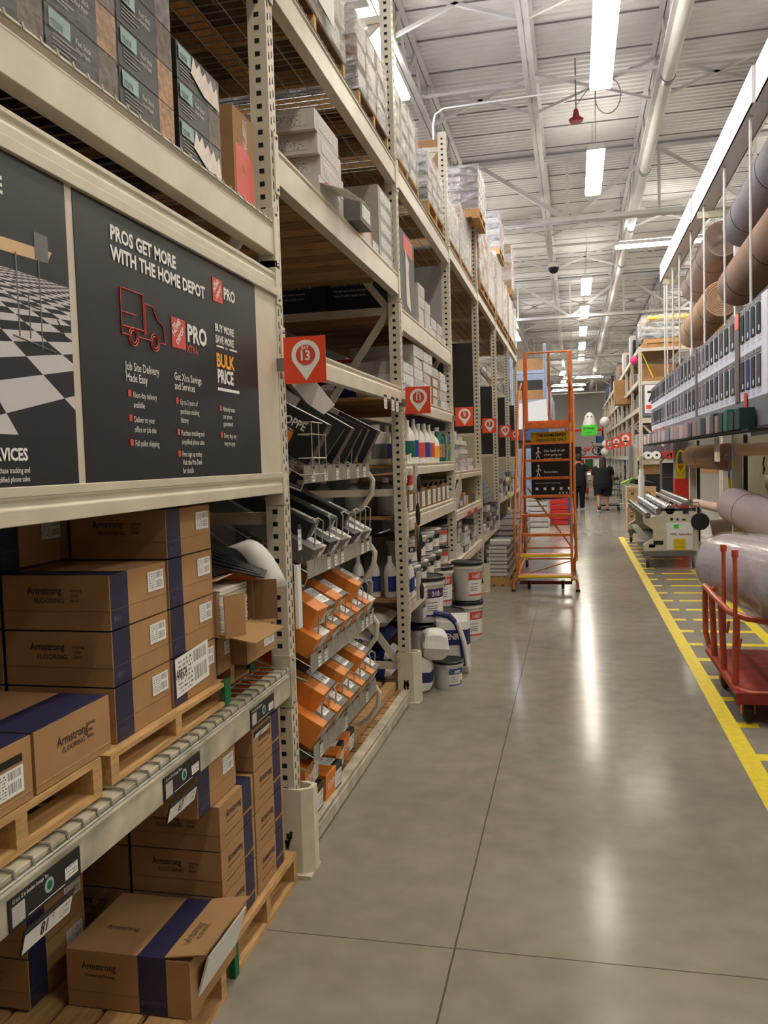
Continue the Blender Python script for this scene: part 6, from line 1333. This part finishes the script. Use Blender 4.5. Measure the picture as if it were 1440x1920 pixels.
def person(label, loc, rz, hgt, heavy, top, bottom, longhair, arm_l, arm_r, legs, long_=False):
    t = thing('person', label, 'person', loc, rz); k = hgt/1.7; b = heavy
    # figure faces +Y; camera sees the back
    V = [(0, 0, .95), (0, 0, 1.12), (0, 0, 1.3), (0, 0, 1.42), (0, .01, 1.5), (0, .02, 1.6), (0, .015, 1.68)]
    Rd = [(.17*b, .13*b), (.16*b, .12*b), (.17*b, .12*b), (.12, .08), (.052, .052), (.078, .09), (.06, .07)]
    E = [(0, 1), (1, 2), (2, 3), (3, 4), (4, 5), (5, 6)]
    def chain(start, pts, rs):
        p = start
        for q, r in zip(pts, rs): V.append(q); Rd.append(r); E.append((p, len(V)-1)); p = len(V)-1
        return p
    hands = []
    for s_, arm in ((-1, arm_l), (1, arm_r)):
        e = chain(3, [(s_*.17*b, 0, 1.4), (s_*(.22*b), arm[0]*.5, 1.16), (s_*(.24*b), arm[0], arm[1]), (s_*(.24*b), arm[0]+.03, arm[1]-.06)], [.06, .05*b**.5, .032, .03])
        h = V[e]
        for q in range(4): chain(e, [(h[0]+s_*.002, h[1]-.028+.019*q+.01, h[2]-.05), (h[0]-s_*.008, h[1]-.028+.019*q+.018, h[2]-.085-.006*(q in (1, 2)))], [.0095, .008])
        chain(e, [(h[0]-s_*.01, h[1]+.035, h[2]-.02), (h[0]-s_*.012, h[1]+.05, h[2]-.055)], [.011, .009])
    for s_, lg in ((-1, legs[0]), (1, legs[1])):
        chain(0, [(s_*.09*b, 0, .88), (s_*.1*b, lg[0]*.5+.03, .5), (s_*.1*b, lg[0], lg[1]+.1), (s_*.1*b, lg[0]+.05, lg[1]+.04), (s_*.1*b, lg[0]+.15, lg[1]+.03)], [.1*b, .062*b**.5, .04, .04, .032])
    V = [(x*k, y*k, z*k) for x, y, z in V]; Rd = [(r[0]*k, r[1]*k) if isinstance(r, tuple) else r*k for r in Rd]
    skin_fig('body', V, E, Rd, 'skin', t)
    # clothing: shells following the torso
    def shell(nm, rings, mat):
        m = M(); n = 20; vs = []
        for (cx_, cy_, z, rx, ry) in rings:
            for q in range(n): a = 2*PI*q/n; vs.append((k*(cx_+rx*math.cos(a)), k*(cy_+ry*math.sin(a)), k*z))
        fs = [(i*n+q, i*n+(q+1) % n, (i+1)*n+(q+1) % n, (i+1)*n+q) for i in range(len(rings)-1) for q in range(n)]
        m.raw(vs, fs); return m.obj(nm, mat, t)
    shell('t_shirt', [(0, 0, .93, .235*b, .2*b), (0, 0, 1.0, .225*b, .19*b), (0, 0, 1.12, .205*b, .17*b), (0, 0, 1.28, .21*b, .16*b), (0, 0, 1.38, .2*b, .14*b), (0, 0, 1.45, .12, .1), (0, 0, 1.485, .07, .07)], top)
    for s_, arm in ((-1, arm_l), (1, arm_r)):
        m = M(); m.tube([(s_*.12*b*k, 0, 1.4*k), (s_*.185*b*k, 0, 1.38*k), (s_*.225*b*k, arm[0]*.3*k, 1.2*k)], .085*k, n=12, r2=.078*k, cap=False); m.obj('sleeve', top, t)
    if bottom:
        shell('shorts_waist', [(0, 0, .96, .22*b, .19*b), (0, 0, .82, .235*b, .2*b), (0, 0, .74, .2*b, .17*b)], bottom)
        for s_, lg in ((-1, legs[0]), (1, legs[1])): m = M(); m.tube([(s_*.1*b*k, 0, .84*k), (s_*.105*b*k, .0, .7*k), (s_*.11*b*k, (lg[0]*.3+.02)*k, .54*k)], .125*b*k, n=14, r2=.105*b*k, cap=False); m.obj('shorts_leg', bottom, t)
    if long_:
        for s_, lg in ((-1, legs[0]), (1, legs[1])): m = M(); m.tube([(s_*.11*b*k, (lg[0]*.3+.02)*k, .6*k), (s_*.1*b*k, lg[0]*.5*k+.02, .45*k), (s_*.1*b*k, lg[0]*k, (lg[1]+.07)*k)], .1*b*k, n=14, r2=.075*k, cap=False); m.obj('trouser_leg', bottom, t)
    m = M(); m.lathe([(0, .125), (.05, .115), (.09, .07), (.102, .0), (.095, -.07), (.07, -.1)], (0, -.005*k, 1.645*k), 16); m.obj('hair', 'hair', t)
    if longhair: shell('long_hair', [(0, -.06, 1.3, .03, .02), (0, -.085, 1.35, .1, .05), (0, -.07, 1.5, .115, .07), (0, -.03, 1.65, .1, .075)], 'hair')
    for s_ in (-1, 1): M().lathe([(.02*math.sin(i*PI/6), -.03*math.cos(i*PI/6)) for i in range(7)], (s_*.082*k, .015*k, 1.6*k), 8).obj('ear', 'skin', t)
    m = M(); m.rbox((0, .115*k, 1.6*k), (.022, .03, .035)); m.rbox((0, .104*k, 1.56*k), (.05, .01, .01)); m.obj('nose_and_mouth', 'skin', t, bevel=.004)
    for s_ in (-1, 1): M().lathe([(.009*math.sin(i*PI/6), -.009*math.cos(i*PI/6)) for i in range(7)], (s_*.03*k, .1*k, 1.62*k), 8).obj('eye', 'sign_white', t)
    for s_, lg in ((-1, legs[0]), (1, legs[1])):
        m = M(); m.rbox((s_*.1*b*k, (lg[0]+.07)*k, (lg[1]+.05)*k), (.1*k, .27*k, .09*k), (lg[2], 0, 0)); m.obj('shoe', 'shoe_black', t, bevel=.03)
        m = M(); m.rbox((s_*.1*b*k, (lg[0]+.07-.0)*k, (lg[1]+.012)*k), (.104*k, .28*k, .02*k), (lg[2], 0, 0)); m.obj('sole', 'sign_white', t, bevel=.004)
    return t
person('woman seen from behind in black T shirt and black shorts, pushing a cart', (.83, 26.3, 0), 0, 1.62, 1.32, 'black_cloth', 'black_cloth', True, (.2, .92), (.24, .95), ((-.16, .1, .5), (.12, 0, 0)))
person('person in dark T shirt and dark trousers, half hidden behind the ladder', (.13, 27.8, 0), .1, 1.72, 1.05, 'black_cloth', 'black_cloth', False, (.02, .85), (.0, .83), ((.0, 0, 0), (.1, 0, 0)), True)
t = thing('shopping_cart', 'green shopping cart pushed by the woman in black', 'cart', (1.05, 26.9, 0))
m = M()
for z in (.45, .62, .8, .95): m.tube([(-.3, 0, z), (.3, 0, z), (.25, .8, z), (-.25, .8, z), (-.3, 0, z)], .012, n=5)
for x in (-.3, -.15, 0, .15, .3): m.tube([(x, 0, .45), (x, 0, .95)], .008, n=4)
m.obj('basket', 'plant_green', t); M().box(-.3, .3, 0, .9, .14, .18).obj('lower_tray', 'rubber', t, bevel=.01)
M().tube([(-.3, -.05, 1.0), (.3, -.05, 1.0)], .02).obj('handle_bar', 'rubber', t)
for x in (-.28, .28):
    for y in (.05, .8): m = M(); m.lathe([(0, -.02), (.055, -.02), (.06, 0), (.055, .02), (0, .02)], (x, y, .061), 12, 0, 'x'); m.obj('wheel', 'rubber', t); 
for x in (-.29, .29): M().tube([(x, 0, .95), (x, .05, .1)], .012, n=6).obj('cart_leg', 'steel', t)
# second shopping goods carts / silver trolley
t = thing('trolley_row', 'row of nested silver trolleys on the left of the far aisle', 'trolley', (.6, 33, 0))
for i in range(5): M().tube([(-.25, i*.5, 0), (-.25, i*.5, 1.0), (.25, i*.5, 1.0), (.25, i*.5, 0)], .02, n=6).obj('trolley_frame', 'chrome', t); M().box(-.25, .25, i*.5, i*.5+.4, .5+.1*(i % 3), .56+.1*(i % 3)).obj('trolley_shelf', 'steel', t)
# ---------------------------------------------------------------- seasonal display in the far distance
t = thing('display_shelf', 'red steel display shelf with holiday goods at the far end of the aisle', 'display shelf', (-.4, 40, 0))
for z in (1.6, 1.0, 2.85): M().box(0, 1.75, 0, .8, z, z+.09).obj('shelf_beam', 'red_paint', t, smooth=False)
for x in (0, 1.68): M().box(x, x+.07, .7, .77, 0, 3.2).obj('shelf_post', 'red_paint', t, smooth=False)
t = thing('green_sign', 'neon green pennant sign with dark writing above the toy tricycle', 'sign', (.33, 39.8, 2.62)); m = M(); m.prism([(0, .1), (.08, 0), (.3, .05), (.5, 0), (.72, .08), (.75, .4), (.6, .52), (.3, .48), (.05, .5)], 'y', 0, .02); m.obj('panel', 'neon_green', t, smooth=False); m = M(); m.text('BE WARNED', (.1, -.01, .3), (1, 0, 0), V_, .13, 0, .7, .02); m.text('scare zone', (.2, -.01, .14), (1, 0, 0), V_, .08); m.obj('lettering', 'black_print', t, smooth=False)
t = thing('ghost_figure', 'white ghost decoration with dark eyes above the green sign', 'decoration', (.72, 40.2, 2.95)); M().lathe([(.3, 0), (.34, .1), (.26, .4), (.2, .6), (.12, .72), (0, .76)], n=18).obj('ghost_body', 'bottle_white', t)
for x in (-.07, .07): M().lathe([(.03*math.sin(i*PI/6), -.05*math.cos(i*PI/6)) for i in range(7)], (x, -.19, .55), 8).obj('eye', 'rubber', t)
t = thing('toy_tricycle', 'orange toy tricycle standing on the red display shelf', 'tricycle', (.3, 39.9, 1.7))
for x, z, r in ((.1, .16, .14), (.72, .24, .22)): m = M(); m.lathe([(r*.8, -.02), (r, -.03), (r, .03), (r*.8, .02)], (x, 0, z), 20, 0, 'y'); m.obj('wheel', 'rubber', t); m = M(); m.lathe([(r*.7, -.01), (r*.8, 0)], (x, -.03, z), 20, 0, 'y'); m.obj('wheel_rim', 'pink_carpet', t)
m = M(); m.tube([(.1, 0, .2), (.35, 0, .25), (.55, 0, .5), (.72, 0, .24)], .03, n=8); m.obj('frame', 'sign_orange', t); M().rbox((.25, 0, .35), (.25, .2, .1), (0, .3, 0)).obj('seat', 'sign_orange', t, bevel=.03); M().tube([(.5, -.2, .62), (.55, 0, .58), (.5, .2, .62)], .02).obj('handlebar', 'rubber', t)
random.seed(5)
for i, (x, z, mt, nm) in enumerate(((-.3, 1.7, 'plant_green', 'green'), (.0, 1.7, 'rubber', 'black'), (1.05, 1.7, 'dark_box', 'dark tall'), (-.3, 1.1, 'purple_print', 'purple'), (.1, 1.1, 'red_paint', 'red'), (.5, 1.1, 'plant_green', 'leafy green'), (.9, 1.1, 'bottle_white', 'white'), (-.2, .0, 'off_white_box', 'pale'), (.3, .0, 'red_paint', 'bright red'), (.9, 0, 'grey_box', 'grey'), (-.25, 2.95, 'neon_green', 'lime'), (1.0, 2.3, 'banner_blue', 'blue'))):
    o = M().box(x, x+.34, 40.05, 40.5, z+.001, z+(.45 if z < 2 else .3)).obj('display_goods', mt, bevel=.03); tag(o, nm+' packaged item on the far red display shelf', 'package')
for i, (z, s_) in enumerate(((2.95, .45), (1.66, .4), (2.06, .3))):
    t = thing('fluffy_skein', 'white fluffy roll stacked at the left edge of the far right racks, %s' % ('top', 'middle', 'lower')[i], 'roll', (1.35, 38.5, z)); M().lathe([(s_*.5*math.sin(q*PI/8), -s_*.5*math.cos(q*PI/8)) for q in range(9)], (0, 0, s_*.5), 14).obj('bundle', 'bottle_white', t)
# far left rack end behind the ladder
t = thing('end_cap_rack', 'pale blue grey rack end behind the ladder with cartons and a banner', 'rack', (-1.9, 26.5, 0))
for x in (0, 1.02):
    m = M(); m.box(x, x+.09, 0, .08, 0, 5.2)
    for q in range(95): m.face([(x+.035, -.001, .3+q*.05), (x+.055, -.001, .3+q*.05), (x+.055, -.001, .325+q*.05), (x+.035, -.001, .325+q*.05)], 1)
    m.obj('post', ['rack_blue', 'hole_black'], t, smooth=False)
for z in (4.3, 3.4, 1.9): M().box(.09, 1.02, 0, .05, z, z+.1).obj('cross_beam', 'rack_blue', t, smooth=False)
for z in (4.4, 3.5, 2.0): M().box(.09, 1.02, .05, .9, z-.03, z).obj('shelf_board', 'rack_blue', t, smooth=False)
for i, (z, mt, h, nm) in enumerate(((4.401, 'kraft', .35, 'upper'), (3.805, 'dark_box', .3, 'middle dark'), (3.501, 'kraft', .3, 'middle'), (2.001, 'dark_box', .35, 'lower dark'))):
    o = M().box(-1.78, -.92, 26.6, 27.3, z, z+h).obj('stacked_carton', mt, smooth=False); tag(o, nm+' carton on the rack end seen through the ladder', 'box')
t = thing('banner', 'white cloth banner with blue lower edge hanging behind the ladder', 'banner', (-1.85, 26.49, 2.25)); m = M(); m.raw([(0, 0, .35), (1.1, 0, .35), (1.05, 0, 1.25), (0, 0, 1.1)], [(0, 1, 2, 3)]); o = m.obj('cloth', 'banner_white', t, smooth=False); b = o.modifiers.new('s', 'SOLIDIFY'); b.thickness = .01
M().box(0, 1.1, -.006, .006, 0, .35).obj('blue_band', 'banner_blue', t, smooth=False); m = M(); m.text('g', (.08, -.01, .1), (1, 0, 0), V_, .3, bold=.02); m.obj('lettering', 'sign_white', t, smooth=False)
for i in range(6):
    y = 29+3.2*i; o = M().box(-1.9, -.95, y, y+.1, 0, 4.6).obj('rack_upright', 'rack_blue', smooth=False); tag(o, 'pale rack upright far behind the ladder, %s from the rack end' % wd[i], 'rack upright')
    for z, q in ((3.5, 'upper'), (1.9, 'lower')):
        o = M().box(-1.9, -.95, y+.1, y+3.2, z-.08, z).obj('shelf_deck', 'rack_blue', smooth=False); tag(o, '%s pale shelf deck far behind the ladder, %s bay from the rack end' % (q, wd[i]), 'shelf deck')
        o = M().box(-1.7, -1.0, y+.15, y+3, z, z+.8).obj('stock_carton', ('kraft', 'off_white_box', 'white_box')[i % 3], smooth=False); tag(o, '%s stock carton far behind the ladder, %s bay from the rack end' % (q, wd[i]), 'box')
t = thing('stacked_crate', 'red and white stack of crates seen under the ladder sign', 'crates', (-.42, 21.5, 0))
for i in range(6): M().box(-.2, .25, 0, .4, .01+i*.13, .12+i*.13).obj('crate', 'red_paint' if i < 6 else 'paper_white', t, bevel=.01)
M().box(.25, .32, 0, .4, 0, .78).obj('blue_side', 'banner_blue', t)
t = thing('stacked_crate', 'white and grey stacked boxes seen under the ladder at the left', 'crates', (-.95, 20.9, 0))
for i in range(6): M().box(-.2, .3, 0, .4, .01+i*.13, .12+i*.13).obj('crate', 'off_white_box', t, bevel=.01)
# ---------------------------------------------------------------- pipes, dome, horn
t = thing('ceiling_pipe', 'thick white insulated pipe running along under the roof', 'pipe', (1.45, 38, 7.3))
M().lathe([(0, -46), (.095, -46), (.095, 46), (0, 46)], (0, 0, 0), 16, 0, 'y').obj('pipe', 'roof_white', t)
for y in (-24.5, -20.3, -16.0, -12): M().lathe([(.095, -.06), (.11, -.06), (.11, .06), (.095, .06)], (0, y, 0), 16, 0, 'y').obj('coupling', 'steel', t)
t = thing('security_dome', 'dark security camera dome hanging under the roof joist', 'camera dome', (-.47, 24.2, 6.95))
M().lathe([(0, 0), (.06, -0), (.15, -.05), (.17, -.12), (.17, -.16)], (0, 0, .16), 18).obj('housing', 'lamp_housing', t); M().lathe([(.16*math.cos(i*PI/12), -.16*math.sin(i*PI/12)) for i in range(7)], (0, 0, .0), 18).obj('smoked_glass', 'dome_glass', t); M().tube([(0, 0, .14), (0, 0, .4)], .02).obj('stem', 'lamp_housing', t)
t = thing('alarm_strobe', 'red round fixture with wires under the roof deck near the first light', 'alarm', (.12, 14.3, 7.1))
M().lathe([(0, 0), (.1, .0), (.12, .04), (.06, .08), (.03, .2), (0, .2)], n=16).obj('red_dish', 'red_horn', t); m = M(); m.tube([(.0, 0, .2), (0, 0, 1.0)], .012, n=6); m.obj('stem', 'steel', t)
m = M(); m.tube([(.5+.2*math.cos(a*PI/8), 0, .35+.28*math.sin(a*PI/8)) for a in range(17)], .009, n=6); m.tube([(0, 0, .25), (.2, 0, .5), (.5, 0, .64), (.9, 0, .75)], .007, n=5); m.obj('cable_loop', 'steel', t)
t = thing('conduit', 'white electrical conduit bending down beside the left truss', 'conduit', (-1.9, 12.3, 5)); M().tube([(0, 0, -.9), (0, 0, 1.55), (.03, 0, 1.68), (.15, 0, 1.75), (1.9, 0, 1.78)], .013, n=8).obj('pipe', 'lamp_housing', t)
for i, y in enumerate((13.6, 24, 36)):
    t = thing('sprinkler_pipe', 'thin white sprinkler pipe crossing under the roof, %s' % ('nearest', 'second', 'farthest')[i], 'pipe', (0, y, 7.5)); M().tube([(-12, 0, 0), (14, 0, 0)], .03, n=8).obj('pipe', 'roof_white', t)
for i, (x, y) in enumerate(((3.4, 15), (3.3, 19.5), (-3.4, 14), (-.2, 11), (3.5, 11.2))):
    t = thing('sprinkler', 'small dark sprinkler head under the roof deck, '+('right side middle', 'right side far', 'above the left rack', 'left of the first light', 'right side near')[i], 'sprinkler', (x, y, 7.9)); M().lathe([(0, 0), (.03, 0), (.03, .02), (.012, .03), (.012, .2), (0, .2)], n=10).obj('head', 'rubber', t)

# ---------------------------------------------------------------- pieces of parts go one level deeper
SUBS = {'bolt': 'end_connector', 'wrap_label': 'bucket_body', 'caster_wheel': 'caster_fork', 'stake_cap': 'stake', 'wheel_knob': 'hand_wheel', 'yellow_instruction_label': 'cover_plate',
        'red_lettering': 'cover_plate', 'green_sticker': 'cover_plate', 'price_lettering': 'card', 'barcode': 'card', 'label_number': 'pale_label', 'sheet_lettering': 'white_sheet',
        'label_lettering': 'large_shipping_label', 'header_lettering': 'header', 'spiral_end': 'roll_body', 'seal_mark': 'seal', 'small_price_label': 'strip', 'tile_sample': 'strip',
        'sole': 'shoe', 'pin_disc': 'pin_mark', 'rubber_tip': 'front_foot', 'warning_sticker': 'lower_post', 'chain_guide': 'lower_post', 'red_strip': 'sheet', 'black_lettering': 'sheet',
        'header_strip': 'board', 'cap': 'bottle_body', 'ear': 'body', 'wheel_rim': 'wheel', 'blue_band': 'cloth', 'flange': 'rod', 'smoked_glass': 'housing', 'coupling': 'pipe', 'prohibition_ring': 'notice_board'}
for root in [o for o in COL.objects if o.parent is None and o.type == 'EMPTY']:
    ch = list(root.children); by = {}
    for c in ch: by.setdefault(c.name.split('.')[0], []).append(c)
    for s_, p_ in SUBS.items():
        if s_ in by and p_ in by:
            A, B = by[s_], by[p_]
            for i, c in enumerate(A):
                q = B[min(i*len(B)//len(A), len(B)-1)]
                if tuple(q.rotation_euler) == (0, 0, 0) and tuple(q.scale) == (1, 1, 1): c.location = c.location-q.location; c.parent = q
